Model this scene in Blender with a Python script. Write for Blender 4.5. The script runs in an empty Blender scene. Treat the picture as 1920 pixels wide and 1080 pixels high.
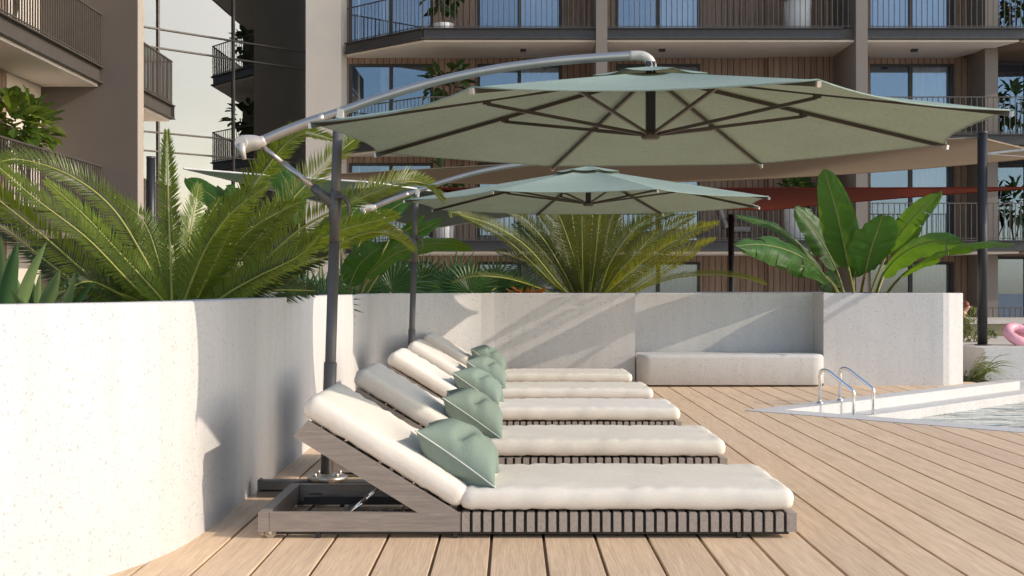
import bpy, bmesh, math, random
from mathutils import Vector, Matrix, noise
R = math.radians
scene = bpy.context.scene
col = scene.collection
random.seed(7)

# ------------------------------------------------------------------ camera
CAMZ = 1.15
FPX = 2340.0            # focal length in photo pixels (photo 1920 wide)
cam = bpy.data.cameras.new('camera'); camo = bpy.data.objects.new('camera', cam)
col.objects.link(camo); scene.camera = camo
camo.location = (0, 0, CAMZ); camo.rotation_euler = (R(90), 0, 0)
cam.lens = 36.0 * FPX / 1920; cam.sensor_width = 36; cam.clip_end = 3000

# ------------------------------------------------------------------ light
SUN = Vector((1.0, -0.24, 0.53))
w = bpy.data.worlds.new('World'); scene.world = w; w.use_nodes = True
nt = w.node_tree; nt.nodes.clear()
sky = nt.nodes.new('ShaderNodeTexSky'); sky.sky_type = 'NISHITA'; sky.sun_disc = False
sky.sun_elevation = math.atan2(SUN.z, math.hypot(SUN.x, SUN.y))
sky.sun_rotation = math.atan2(SUN.x, SUN.y)
sky.air_density = 1.0; sky.dust_density = 1.0; sky.ozone_density = 1.0
bg = nt.nodes.new('ShaderNodeBackground'); bg.inputs[1].default_value = 0.15
wo = nt.nodes.new('ShaderNodeOutputWorld')
tcw = nt.nodes.new('ShaderNodeTexCoord'); mpw = nt.nodes.new('ShaderNodeMapping'); mpw.inputs['Scale'].default_value = (1, 1, 2.6)
nzw = nt.nodes.new('ShaderNodeTexNoise'); nzw.inputs['Scale'].default_value = 3.2; nzw.inputs['Detail'].default_value = 7; nzw.inputs['Roughness'].default_value = .55
rpw = nt.nodes.new('ShaderNodeValToRGB'); rpw.color_ramp.elements[0].position = .46; rpw.color_ramp.elements[1].position = .74
rpw.color_ramp.elements[1].color = (.42, .42, .42, 1)
hsw = nt.nodes.new('ShaderNodeHueSaturation'); hsw.inputs['Saturation'].default_value = .25; hsw.inputs['Value'].default_value = 1.5
mxw = nt.nodes.new('ShaderNodeMixRGB')                      # thin veil of cloud
nt.links.new(tcw.outputs['Generated'], mpw.inputs[0]); nt.links.new(mpw.outputs[0], nzw.inputs['Vector']); nt.links.new(nzw.outputs['Fac'], rpw.inputs[0])
nt.links.new(sky.outputs[0], hsw.inputs['Color']); nt.links.new(rpw.outputs[0], mxw.inputs[0]); nt.links.new(sky.outputs[0], mxw.inputs[1]); nt.links.new(hsw.outputs[0], mxw.inputs[2])
nt.links.new(mxw.outputs[0], bg.inputs[0]); nt.links.new(bg.outputs[0], wo.inputs[0])
sl = bpy.data.lights.new('sun', 'SUN'); sl.energy = 2.0; sl.angle = R(0.55); sl.color = (1.0, 0.88, 0.73)
so = bpy.data.objects.new('sun', sl); col.objects.link(so)
so.rotation_euler = (-SUN).to_track_quat('-Z', 'Y').to_euler(); so.location = (20, -5, 15)
scene.view_settings.view_transform = 'Standard'; scene.view_settings.look = 'None'
scene.view_settings.exposure = 0.60; scene.view_settings.gamma = 1.0

def at(px, py, D):      # a point of the place, D metres away
    return Vector(((px - 960) / FPX * D, D, CAMZ - (py - 540) / FPX * D))
def V(*a): return Vector(a)

# ------------------------------------------------------------------ materials
class NT:
    def __init__(s, name):
        s.m = bpy.data.materials.new(name); s.m.use_nodes = True
        s.t = s.m.node_tree; s.n = s.t.nodes; s.b = s.n['Principled BSDF']; s.o = s.n['Material Output']
    def add(s, t, **k):
        n = s.n.new('ShaderNode' + t)
        for a, v in k.items():
            if a.startswith('i_'):
                key = a[2:]
                n.inputs[int(key) if key.isdigit() else key].default_value = v
            else: setattr(n, a, v)
        return n
    def ln(s, a, b): s.t.links.new(a, b)
    def coord(s, scale=(1, 1, 1), kind='Object', rot=(0, 0, 0)):
        c = s.add('TexCoord'); m = s.add('Mapping'); m.inputs['Scale'].default_value = scale
        m.inputs['Rotation'].default_value = rot
        s.ln(c.outputs[kind], m.inputs[0]); return m.outputs[0]
    def noise(s, vec, scale, detail=4, rough=.55):
        n = s.add('TexNoise'); n.inputs['Scale'].default_value = scale
        n.inputs['Detail'].default_value = detail; n.inputs['Roughness'].default_value = rough
        s.ln(vec, n.inputs['Vector']); return n.outputs['Fac']
    def ramp(s, f, stops):
        r = s.add('ValToRGB'); e = r.color_ramp.elements
        while len(e) < len(stops): e.new(.5)
        for i, (p, c) in enumerate(stops):
            e[i].position = p; e[i].color = tuple(c) + (1,) if len(c) == 3 else c
        s.ln(f, r.inputs[0]); return r.outputs[0]
    def mix(s, f, a, b, mode='MIX'):
        m = s.add('MixRGB', blend_type=mode)
        for i, v in ((0, f), (1, a), (2, b)):
            if isinstance(v, (int, float)): m.inputs[i].default_value = v
            elif isinstance(v, tuple): m.inputs[i].default_value = v + (1,)
            else: s.ln(v, m.inputs[i])
        return m.outputs[0]
    def math(s, op, a, b=None, c=None):
        m = s.add('Math', operation=op)
        for i, v in enumerate((a, b, c)):
            if v is None: continue
            if isinstance(v, (int, float)): m.inputs[i].default_value = v
            else: s.ln(v, m.inputs[i])
        return m.outputs[0]
    def bump(s, h, strength=.3, dist=.01, nrm=None):
        b = s.add('Bump'); b.inputs['Strength'].default_value = strength; b.inputs['Distance'].default_value = dist
        s.ln(h, b.inputs['Height'])
        if nrm is not None: s.ln(nrm, b.inputs['Normal'])
        return b.outputs[0]
    def set(s, **k):
        for a, v in k.items():
            key = {'color': 'Base Color', 'rough': 'Roughness', 'metal': 'Metallic', 'normal': 'Normal', 'spec': 'Specular IOR Level', 'sheen': 'Sheen Weight', 'coat': 'Coat Weight', 'trans': 'Transmission Weight'}[a]
            if isinstance(v, (int, float)): s.b.inputs[key].default_value = v
            elif isinstance(v, tuple): s.b.inputs[key].default_value = v + (1,)
            else: s.ln(v, s.b.inputs[key])
        return s

def m_plain(name, c, rough=.5, metal=0, var=.12, scale=6, bump=.0, spec=.5):
    k = NT(name); v = k.coord()
    f = k.noise(v, scale, 5)
    c2 = tuple(x * (1 - var) for x in c); c3 = tuple(min(1, x * (1 + var)) for x in c)
    k.set(color=k.ramp(f, [(.3, c2), (.7, c3)]), rough=rough, metal=metal, spec=spec)
    if bump: k.set(normal=k.bump(k.noise(v, scale * 25, 3), bump, .004))
    return k.m

def m_terrazzo(name, base=(.605, .582, .562), sc=1.0):
    k = NT(name); v = k.coord()
    big = k.noise(v, 1.1 * sc, 5, .6); sv = k.coord((6, 6, .5)); streak = k.noise(sv, 1.2, 4, .6)
    b1 = k.ramp(big, [(.3, tuple(x * .94 for x in base)), (.7, tuple(min(1, x * 1.05) for x in base))])
    b2 = k.mix(k.ramp(streak, [(.45, (0, 0, 0)), (.75, (1, 1, 1))]), b1, tuple(x * .9 for x in base))
    # pits: sparse small cells plus a few larger ones
    wob = k.add('VectorMath', operation='MULTIPLY_ADD'); nn = k.add('TexNoise'); nn.inputs['Scale'].default_value = 22 * sc
    k.ln(v, nn.inputs['Vector']); k.ln(nn.outputs['Color'], wob.inputs[0]); wob.inputs[1].default_value = (.035, .035, .02); k.ln(v, wob.inputs[2])
    masks = []
    for s_, th, dens in ((46, .36, .52), (85, .42, .45), (15, .18, .72)):
        vo = k.add('TexVoronoi'); vo.inputs['Scale'].default_value = s_ * sc; k.ln(wob.outputs[0], vo.inputs['Vector'])
        sep = k.add('SeparateColor'); k.ln(vo.outputs['Color'], sep.inputs[0])
        near = k.math('LESS_THAN', vo.outputs['Distance'], k.math('MULTIPLY', sep.outputs[1], th))
        on = k.math('GREATER_THAN', sep.outputs[0], dens)
        masks.append(k.math('MULTIPLY', near, on))
    pit = k.math('MAXIMUM', k.math('MAXIMUM', masks[0], masks[1]), masks[2])
    grain = k.noise(v, 140, 3)
    c = k.mix(k.math('MULTIPLY', pit, .5), b2, (base[0] * .40, base[1] * .45, base[2] * .53))
    c = k.mix(k.ramp(grain, [(.35, (.3, .3, .3)), (.65, (0, 0, 0))]), c, tuple(x * .9 for x in base))
    h = k.math('SUBTRACT', k.math('MULTIPLY', big, .3), pit)
    k.set(color=c, rough=.82, normal=k.bump(h, .35, .004), spec=.25)
    return k.m

def m_deck():
    k = NT('deck_wood'); tc = k.add('TexCoord')
    sep = k.add('SeparateXYZ'); k.ln(tc.outputs['Object'], sep.inputs[0])
    bi = k.math('FLOOR', k.math('DIVIDE', k.math('SUBTRACT', sep.outputs[0], .384), .2392))
    wn = k.add('TexWhiteNoise', noise_dimensions='1D'); k.ln(bi, wn.inputs['W'])
    comb = k.add('CombineXYZ'); k.ln(k.math('MULTIPLY', sep.outputs[0], 34), comb.inputs[0])
    k.ln(k.math('ADD', k.math('MULTIPLY', sep.outputs[1], 1.7), k.math('MULTIPLY', wn.outputs['Value'], 40)), comb.inputs[1])
    k.ln(k.math('MULTIPLY', wn.outputs['Value'], 90), comb.inputs[2])
    g1 = k.add('TexNoise'); g1.inputs['Scale'].default_value = 1.0; g1.inputs['Detail'].default_value = 6; g1.inputs['Roughness'].default_value = .65; g1.inputs['Distortion'].default_value = .7
    k.ln(comb.outputs[0], g1.inputs['Vector'])
    comb2 = k.add('CombineXYZ'); k.ln(k.math('MULTIPLY', sep.outputs[0], 150), comb2.inputs[0])
    k.ln(k.math('MULTIPLY', sep.outputs[1], 5), comb2.inputs[1]); k.ln(k.math('MULTIPLY', wn.outputs['Value'], 33), comb2.inputs[2])
    g2 = k.add('TexNoise'); g2.inputs['Scale'].default_value = 1.0; g2.inputs['Detail'].default_value = 4
    k.ln(comb2.outputs[0], g2.inputs['Vector'])
    c1 = k.ramp(g1.outputs['Fac'], [(.28, (.58, .42, .28)), (.5, (.74, .545, .365)), (.72, (.84, .63, .43))])
    c2 = k.mix(k.ramp(g2.outputs['Fac'], [(.38, (.42, .42, .42)), (.56, (0, 0, 0))]), c1, (.53, .37, .25))
    tone = k.ramp(wn.outputs['Value'], [(0, (.93, .92, .91)), (1, (1.06, 1.05, 1.04))])
    c3 = k.mix(1.0, c2, tone, 'MULTIPLY')
    dirt = k.noise(k.coord(), .9, 4); c3 = k.mix(k.ramp(dirt, [(.4, (0, 0, 0)), (.8, (.25, .25, .25))]), c3, (.62, .48, .36))
    hh = k.math('ADD', g1.outputs['Fac'], k.math('MULTIPLY', g2.outputs['Fac'], .6))
    k.set(color=c3, rough=.62, normal=k.bump(hh, .35, .004), spec=.35)
    return k.m

def m_fabric(name, c, weave=900, trans=0.0, tc=None, wr=.25, speck=.25, sheen=0.0):
    k = NT(name); v = k.coord()
    a = k.coord((1, .08, 1)); b = k.coord((.08, 1, 1))
    n1 = k.noise(a, weave, 2); n2 = k.noise(b, weave, 2)
    wv = k.math('ADD', n1, n2)
    big = k.noise(v, 3, 4)
    c1 = k.ramp(big, [(.3, tuple(x * .93 for x in c)), (.7, tuple(min(1, x * 1.05) for x in c))])
    c2 = k.mix(k.ramp(k.math('MULTIPLY', wv, .5), [(.38, (speck,) * 3), (.55, (0, 0, 0))]), c1, tuple(x * .62 for x in c))
    wn = k.noise(k.coord((1, 1, 1)), 14, 4)
    nrm = k.bump(wv, .25, .002, k.bump(wn, wr, .012))
    k.set(color=c2, rough=.9, normal=nrm, spec=.1, sheen=sheen)
    if trans:
        tr = k.add('BsdfTranslucent'); tr.inputs[0].default_value = tuple(tc or c) + (1,)
        mx = k.add('MixShader'); mx.inputs[0].default_value = trans
        k.ln(k.b.outputs[0], mx.inputs[1]); k.ln(tr.outputs[0], mx.inputs[2]); k.ln(mx.outputs[0], k.o.inputs[0])
    return k.m

def m_wood(name, c, axis=0, dark=.72):
    k = NT(name); s = [30, 30, 30]; s[axis] = 2.0
    v = k.coord(tuple(s)); g = k.noise(v, 2.2, 6, .65); g2 = k.noise(v, 7, 3)
    c1 = k.ramp(g, [(.3, tuple(x * dark for x in c)), (.7, tuple(min(1, x * 1.15) for x in c))])
    c2 = k.mix(k.ramp(g2, [(.4, (.3, .3, .3)), (.6, (0, 0, 0))]), c1, tuple(x * .6 for x in c))
    k.set(color=c2, rough=.55, normal=k.bump(g2, .2, .003), spec=.4)
    return k.m

def m_cladding(name, c, wdt=.2):
    k = NT(name); tc = k.add('TexCoord'); sep = k.add('SeparateXYZ'); k.ln(tc.outputs['Object'], sep.inputs[0])
    xy = k.math('ADD', sep.outputs[0], sep.outputs[1])
    q = k.math('DIVIDE', xy, wdt); fr = k.math('FRACT', q); fl = k.math('FLOOR', q)
    wn = k.add('TexWhiteNoise', noise_dimensions='1D'); k.ln(fl, wn.inputs['W'])
    gro = k.math('LESS_THAN', fr, .12)
    comb = k.add('CombineXYZ'); k.ln(k.math('MULTIPLY', xy, 18), comb.inputs[0]); k.ln(k.math('MULTIPLY', sep.outputs[2], 1.3), comb.inputs[2]); k.ln(wn.outputs['Value'], comb.inputs[1])
    g = k.noise(comb.outputs[0], 1.5, 5)
    c1 = k.ramp(g, [(.3, tuple(x * .75 for x in c)), (.7, tuple(x * 1.2 for x in c))])
    c1 = k.mix(1.0, c1, k.ramp(wn.outputs['Value'], [(0, (.86, .85, .84)), (1, (1.1, 1.08, 1.06))]), 'MULTIPLY')
    c2 = k.mix(gro, c1, tuple(x * .22 for x in c))
    k.set(color=c2, rough=.7, normal=k.bump(k.math('SUBTRACT', 1.0, gro), .6, .02), spec=.3)
    return k.m

def m_leaf(name, c, c2, trans=.35, tcol=(.35, .5, .05), rough=.38, vein=0, spec=.5):
    k = NT(name); v = k.coord()
    f = k.noise(v, 2.5, 4); oi = k.add('ObjectInfo')
    cc = k.ramp(f, [(.3, c), (.7, c2)])
    cc = k.mix(1.0, cc, k.ramp(oi.outputs['Random'], [(0, (.72, .75, .7)), (1, (1.25, 1.2, 1.1))]), 'MULTIPLY')
    if vein:
        uv = k.add('TexCoord'); sp = k.add('SeparateXYZ'); k.ln(uv.outputs['UV'], sp.inputs[0])
        # u along the midrib, v across: side veins sweep forward from the rib
        ph = k.math('SUBTRACT', k.math('MULTIPLY', sp.outputs[0], vein), k.math('MULTIPLY', sp.outputs[1], vein * .10))
        comb = k.add('CombineXYZ'); k.ln(ph, comb.inputs[0]); k.ln(k.math('MULTIPLY', sp.outputs[1], .6), comb.inputs[1])
        wv = k.noise(comb.outputs[0], 1.0, 3)
        cc = k.mix(k.ramp(wv, [(.40, (0, 0, 0)), (.62, (.8, .8, .8))]), cc, tuple(min(1, x * 2.1) for x in c2))
        rib = k.math('LESS_THAN', sp.outputs[1], .03)
        cc = k.mix(rib, cc, (.30, .36, .08))
        k.set(normal=k.bump(wv, .35, .006))
        big = k.noise(v, 9, 3)
    k.set(color=cc, rough=rough, spec=spec)
    tr = k.add('BsdfTranslucent'); tr.inputs[0].default_value = tcol + (1,)
    mx = k.add('MixShader'); mx.inputs[0].default_value = trans
    k.ln(k.b.outputs[0], mx.inputs[1]); k.ln(tr.outputs[0], mx.inputs[2]); k.ln(mx.outputs[0], k.o.inputs[0])
    return k.m

def m_glass(name, refl=.5, tint=(.75, .85, .95), tr=(.55, .62, .65), rough=0.0, wav=0.0):
    k = NT(name); g = k.add('BsdfGlossy'); g.inputs['Color'].default_value = tint + (1,); g.inputs['Roughness'].default_value = rough
    t = k.add('BsdfTransparent'); t.inputs[0].default_value = tr + (1,)
    fr = k.add('Fresnel'); fr.inputs[0].default_value = 1.6
    fac = k.math('MINIMUM', k.math('ADD', fr.outputs[0], refl - .05), 1.0)
    if wav:
        nrm = k.bump(k.noise(k.coord(), .35, 2), wav, .02); k.ln(nrm, g.inputs['Normal'])
    mx = k.add('MixShader'); k.ln(fac, mx.inputs[0]); k.ln(t.outputs[0], mx.inputs[1]); k.ln(g.outputs[0], mx.inputs[2])
    k.ln(mx.outputs[0], k.o.inputs[0]); return k.m

def m_water():
    k = NT('water'); v = k.coord((1, 2.3, 1), rot=(0, 0, R(-18)))
    n1 = k.noise(v, 2.2, 2, .5); n2 = k.noise(v, 7, 2)
    h = k.math('ADD', n1, k.math('MULTIPLY', n2, .25))
    k.set(color=k.ramp(n1, [(.38, (.10, .16, .14)), (.5, (.40, .45, .42)), (.7, (.50, .54, .50))]), rough=.03, normal=k.bump(h, .9, .34), spec=.6)
    return k.m

M = {
 'terrazzo': m_terrazzo('terrazzo'),
 'pool': m_terrazzo('pool_plaster', (.63, .605, .58)),
 'deck': m_deck(),
 'under': m_plain('deck_underlay', (.22, .16, .11), .9),
 'soil': m_plain('soil', (.05, .035, .022), .95, bump=.6, scale=14, var=.4),
 'ground': m_plain('paving', (.60, .55, .49), .85, scale=2, bump=.2),
 'linen': m_fabric('cream_linen', (.80, .745, .665), 520, wr=.22, speck=.3),
 'sage': m_fabric('sage_fabric', (.225, .285, .24), 700, wr=.45, speck=.35),
 'piping': m_plain('pale_piping', (.62, .66, .60), .8),
 'canopy': m_fabric('canopy_fabric', (.31, .395, .345), 230, trans=.09, tc=(.42, .38, .18), wr=.05, speck=.6),
 'sail_beige': m_fabric('sail_beige', (.36, .28, .20), 60, trans=.2, tc=(.4, .3, .18), wr=.05),
 'sail_green': m_fabric('sail_green', (.25, .34, .28), 60, trans=.2, tc=(.2, .3, .18), wr=.05),
 'sail_red': m_fabric('sail_red', (.24, .05, .03), 60, trans=.15, tc=(.3, .05, .02), wr=.05),
 'white_trim': m_plain('white_trim', (.78, .78, .75), .6),
 'greywood': m_wood('grey_teak', (.31, .262, .228), 0),
 'greywood_y': m_wood('grey_teak_slat', (.38, .325, .285), 1),
 'black': m_plain('black_metal', (.018, .018, .02), .4, .0),
 'rib': m_plain('bronze_rib', (.075, .062, .05), .38, .35),
 'gunmetal': m_plain('gunmetal', (.125, .115, .108), .42, .25, var=.08),
 'alu': m_plain('champagne_aluminium', (.52, .475, .43), .36, .85, var=.06),
 'cast': m_plain('pale_cast', (.60, .55, .48), .4, .3, var=.06),
 'chrome': m_plain('chrome', (.86, .87, .88), .08, 1.0, var=.02),
 'rubber': m_plain('amber_wheel', (.35, .28, .2), .4),
 'frond': m_leaf('cycad_leaflet', (.038, .066, .007), (.11, .15, .012), .42, (.62, .70, .04), .36),
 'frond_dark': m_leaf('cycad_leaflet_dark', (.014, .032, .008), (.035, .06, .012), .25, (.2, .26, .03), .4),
 'frond_olive': m_leaf('olive_leaflet', (.05, .065, .01), (.10, .115, .014), .36, (.44, .44, .03), .4),
 'frond_sunlit': m_leaf('sunlit_leaflet', (.10, .17, .02), (.17, .25, .03), .5, (.75, .85, .06), .4),  # lighter copy of the cycad leaflet, sunlight on some fronds painted into its colour
 'rachis': m_plain('rachis', (.30, .32, .06), .5),
 'banana': m_leaf('banana_blade', (.010, .036, .008), (.022, .072, .010), .32, (.26, .46, .03), .42, vein=48, spec=.3),
 'stalk': m_plain('banana_stalk', (.22, .22, .06), .5),
 'fan': m_leaf('fan_blade', (.022, .07, .025), (.06, .13, .035), .3, (.25, .4, .06), .4),
 'agave': m_leaf('agave_blade', (.11, .17, .07), (.19, .27, .11), .12, (.3, .4, .1), .5),
 'agave_dark': m_leaf('agave_blade_dark', (.03, .075, .03), (.05, .11, .04), .1, (.15, .3, .06), .42),
 'shrub': m_leaf('shrub_leaf', (.02, .05, .018), (.045, .09, .028), .2, (.2, .3, .04), .35),
 'fig': m_leaf('fig_leaf', (.03, .065, .012), (.06, .11, .02), .3, (.35, .45, .05), .35),
 'strap': m_leaf('strap_leaf', (.07, .11, .02), (.14, .19, .04), .3, (.4, .45, .1), .4),
 'bark': m_plain('bark', (.10, .07, .045), .9, bump=.5),
 'orange': m_leaf('orange_bract', (.42, .12, .02), (.6, .2, .04), .3, (.6, .2, .05), .5),
 'clad': m_cladding('timber_cladding', (.33, .235, .18), .2),
 'clad_l': m_cladding('timber_cladding_pale', (.27, .19, .14), .2),
 'render_w': m_plain('pale_render', (.72, .65, .56), .85, scale=1.2, var=.04, bump=.15),
 'render_white': m_plain('white_render', (.88, .78, .66), .85, scale=1.2, var=.03, bump=.15),
 'render_b': m_plain('brown_render', (.135, .11, .093), .8, scale=1.2, var=.05, bump=.2),
 'edge': m_plain('beige_edge', (.42, .36, .30), .8, var=.04),
 'soffit': m_plain('soffit', (.84, .76, .67), .85, scale=.8, var=.03),
 'steel': m_plain('dark_steel', (.062, .058, .058), .5, .2),
 'fin': m_plain('fin_render', (.21, .18, .155), .75, scale=1.0, var=.05, bump=.15),
 'bars': m_plain('bronze_bars', (.10, .085, .072), .5, .2),
 'frame': m_plain('window_frame', (.05, .045, .042), .45, .3),
 'glass': m_glass('window_glass', .20, (.56, .68, .84), (.86, .88, .90)),
 'curtainwall': m_glass('curtain_wall_glass', .50, (.285, .295, .31), (.45, .55, .50), 0, .12),
 'curtain': m_plain('curtain_cloth', (.80, .79, .76), .9, var=.05),
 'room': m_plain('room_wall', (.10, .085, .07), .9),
 'pot': m_plain('white_pot', (.74, .73, .70), .55, var=.03),
 'pink': m_plain('pink_vinyl', (.85, .42, .50), .22, var=.04),
 'skin': m_plain('skin', (.50, .27, .18), .5, var=.06),
 'hair': m_plain('auburn_hair', (.20, .06, .02), .6),
 'legging': m_plain('black_legging', (.012, .012, .014), .55),
 'coral': m_plain('coral_stripe', (.75, .16, .10), .6),
 'top': m_plain('grey_top', (.42, .38, .36), .8),
 'cush_grey': m_plain('grey_cushion', (.30, .27, .25), .9),
 'water': m_water(),
 'olive': m_plain('olive_render', (.30, .27, .17), .85, scale=2, var=.08, bump=.2),
}

# ------------------------------------------------------------------ mesh builder
class MB:
    def __init__(s): s.v = []; s.f = []; s.mi = []; s.sm = []; s.uv = {}; s.cur = 0; s.smooth = False
    def V(s, p): s.v.append(tuple(p)); return len(s.v) - 1
    def F(s, *i): s.f.append(i); s.mi.append(s.cur); s.sm.append(s.smooth)
    def box(s, x0, x1, y0, y1, z0, z1):
        b = len(s.v)
        for z in (z0, z1):
            for x, y in ((x0, y0), (x1, y0), (x1, y1), (x0, y1)): s.v.append((x, y, z))
        for q in ((0, 3, 2, 1), (4, 5, 6, 7), (0, 1, 5, 4), (1, 2, 6, 5), (2, 3, 7, 6), (3, 0, 4, 7)): s.F(*[b + i for i in q])
    def obox(s, a, b, wdt, h, up=Vector((0, 0, 1)), bev=0):   # bar from a to b, wdt sideways, h along up
        a, b = Vector(a), Vector(b); t = (b - a).normalized(); sd = t.cross(up).normalized(); u = sd.cross(t).normalized()
        n = len(s.v)
        if bev: ring = [(-wdt/2+bev, -h/2), (wdt/2-bev, -h/2), (wdt/2, -h/2+bev), (wdt/2, h/2-bev), (wdt/2-bev, h/2), (-wdt/2+bev, h/2), (-wdt/2, h/2-bev), (-wdt/2, -h/2+bev)]
        else: ring = [(-wdt/2, -h/2), (wdt/2, -h/2), (wdt/2, h/2), (-wdt/2, h/2)]
        m = len(ring)
        for p in (a, b):
            for (q, r) in ring: s.v.append(tuple(p + sd * q + u * r))
        for i in range(m): s.F(n + i, n + (i + 1) % m, n + m + (i + 1) % m, n + m + i)
        s.F(*[n + i for i in range(m)][::-1]); s.F(*[n + m + i for i in range(m)])
    def tube(s, pts, r, seg=10, cap=True, flat=1.0):
        pts = [Vector(p) for p in pts]; n = len(pts); rs = r if isinstance(r, (list, tuple)) else [r] * n
        t0 = (pts[1] - pts[0]).normalized(); ref = Vector((0, 0, 1)) if abs(t0.z) < .9 else Vector((1, 0, 0))
        u = t0.cross(ref).normalized(); base = len(s.v); sm = s.smooth; s.smooth = True
        for i, p in enumerate(pts):
            t = (pts[min(i + 1, n - 1)] - pts[max(i - 1, 0)]).normalized()
            u = (u - t * u.dot(t)).normalized(); w_ = t.cross(u)
            for k in range(seg):
                a = 2 * math.pi * k / seg; s.v.append(tuple(p + (u * math.cos(a) + w_ * math.sin(a) * flat) * rs[i]))
        for i in range(n - 1):
            for k in range(seg):
                a, b = base + i * seg + k, base + i * seg + (k + 1) % seg; s.F(a, b, b + seg, a + seg)
        s.smooth = False
        if cap:
            s.F(*[base + k for k in range(seg)][::-1]); s.F(*[base + (n - 1) * seg + k for k in range(seg)])
        s.smooth = sm
    def lathe(s, prof, c=(0, 0, 0), seg=24, sx=1, sy=1):
        base = len(s.v); sm = s.smooth; s.smooth = True
        for r, z in prof:
            for k in range(seg):
                a = 2 * math.pi * k / seg; s.v.append((c[0] + r * math.cos(a) * sx, c[1] + r * math.sin(a) * sy, c[2] + z))
        for i in range(len(prof) - 1):
            for k in range(seg):
                a, b = base + i * seg + k, base + i * seg + (k + 1) % seg; s.F(a, b, b + seg, a + seg)
        s.smooth = sm
    def build(s, name, mats, parent=None, autosmooth=None, loc=None):
        me = bpy.data.meshes.new(name); me.from_pydata(s.v, [], s.f)
        if not isinstance(mats, (list, tuple)): mats = [mats]
        for m in mats: me.materials.append(m)
        me.polygons.foreach_set('material_index', s.mi); me.polygons.foreach_set('use_smooth', s.sm)
        if s.uv:
            ul = me.uv_layers.new(name='UVMap')
            for lp in me.loops: ul.data[lp.index].uv = s.uv.get(lp.vertex_index, (0, 0))
        me.update()
        o = bpy.data.objects.new(name, me); col.objects.link(o)
        if parent: o.parent = parent
        if loc is not None:
            me.transform(Matrix.Translation(-Vector(loc))); o.location = loc
        return o
def tag(o, label=None, cat=None, group=None, kind=None):
    for k, v in (('label', label), ('category', cat), ('group', group), ('kind', kind)):
        if v: o[k] = v
    return o
def empty(name, loc, label=None, cat=None, group=None):
    o = bpy.data.objects.new(name, None); col.objects.link(o); o.location = loc; o.empty_display_size = .2
    return tag(o, label, cat, group)
def under(root, o):                    # mesh authored in world space goes under a root
    o.parent = root; o.location = o.location - root.location; return o
def dup(o, parent=None):
    c = o.copy(); col.objects.link(c)
    if parent: c.parent = parent
    for ch in [x for x in kids.get(o.name, [])]: dup(ch, c)
    return c
kids = {}
def index_kids():
    kids.clear()
    for o in bpy.data.objects:
        if o.parent: kids.setdefault(o.parent.name, []).append(o)
def crv(pts, n):                       # Catmull-Rom samples
    P = [Vector(p) for p in pts]; P = [P[0] * 2 - P[1]] + P + [P[-1] * 2 - P[-2]]; out = []
    m = len(P) - 3
    for i in range(n + 1):
        t = i / n * m; k = min(int(t), m - 1); t -= k; a, b, c, d = P[k:k + 4]
        out.append(.5 * ((2 * b) + (c - a) * t + (2 * a - 5 * b + 4 * c - d) * t * t + (-a + 3 * b - 3 * c + d) * t ** 3))
    return out

# ================================================================== SETTING
def struct(name, mb, m):
    o = mb.build(name, m); o['kind'] = 'structure'; return o
g = MB(); g.box(-400, 400, -300, 600, -1.2, -.62); struct('ground', g, M['ground'])

# pool corners
T = V(2.185, 11.70); NR = V(12.0, 2.28); FR = V(6.15, 15.60); FE = V(16, 15.60)
def y_near(x): return T.y + (x - T.x) * (NR.y - T.y) / (NR.x - T.x)
def y_far(x): return min(FR.y, T.y + (x - T.x) * (FR.y - T.y) / (FR.x - T.x))
d = MB(); BW = .2392; GAP = .007
def board(x0, x1, ya0, ya1, yb0, yb1):     # piece with slanted ends and eased long edges
    e = .002; zt = 0.0; b = len(d.v)
    prof = [(x0, -.03), (x0, zt - e), (x0 + e, zt), (x1 - e, zt), (x1, zt - e), (x1, -.03)]
    for end in (0, 1):
        for (x, z) in prof:
            f = (x - x0) / (x1 - x0); y = (ya0 + (ya1 - ya0) * f) if end == 0 else (yb0 + (yb1 - yb0) * f)
            d.v.append((x, y, z))
    for i in range(5): d.F(b + i, b + i + 1, b + 6 + i + 1, b + 6 + i)
    d.F(*[b + i for i in range(6)]); d.F(*[b + 6 + i for i in range(6)][::-1])
for k in range(-16, 46):
    x0 = .384 + k * BW + GAP; x1 = .384 + (k + 1) * BW - GAP
    YB, YF = -6.0, 15.3
    if x1 <= T.x: board(x0, x1, YB, YB, YF, YF)
    else:
        a0, a1 = (y_near(max(x0, T.x)), y_near(x1)); board(x0, x1, YB, YB, a0, a1)
        f0, f1 = (y_far(max(x0, T.x)), y_far(x1))
        if f0 < YF and f1 < YF: board(x0, x1, f0, f1, YF, YF)
dk = struct('deck', d, M['deck'])
u = MB(); u.box(-3.5, 2.15, -6, 15.3, -.60, -.016); 
u.smooth = False
def prism(mb, poly, z0, z1):
    n = len(poly); b = len(mb.v)
    for z in (z0, z1):
        for p in poly: mb.v.append((p[0], p[1], z))
    mb.F(*[b + i for i in range(n)][::-1]); mb.F(*[b + n + i for i in range(n)])
    for i in range(n): mb.F(b + i, b + (i + 1) % n, b + n + (i + 1) % n, b + n + i)
prism(u, [(2.152, -6), (11.4, -6), (11.4, y_near(11.4) - .01), (2.2, 11.68), (2.152, 11.68)], -.60, -.016)
prism(u, [(2.152, 11.74), (2.2, 11.74), (5.8, 15.25), (5.8, 15.3), (2.152, 15.3)], -.60, -.016)
struct('deck_base', u, M['under'])

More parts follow.
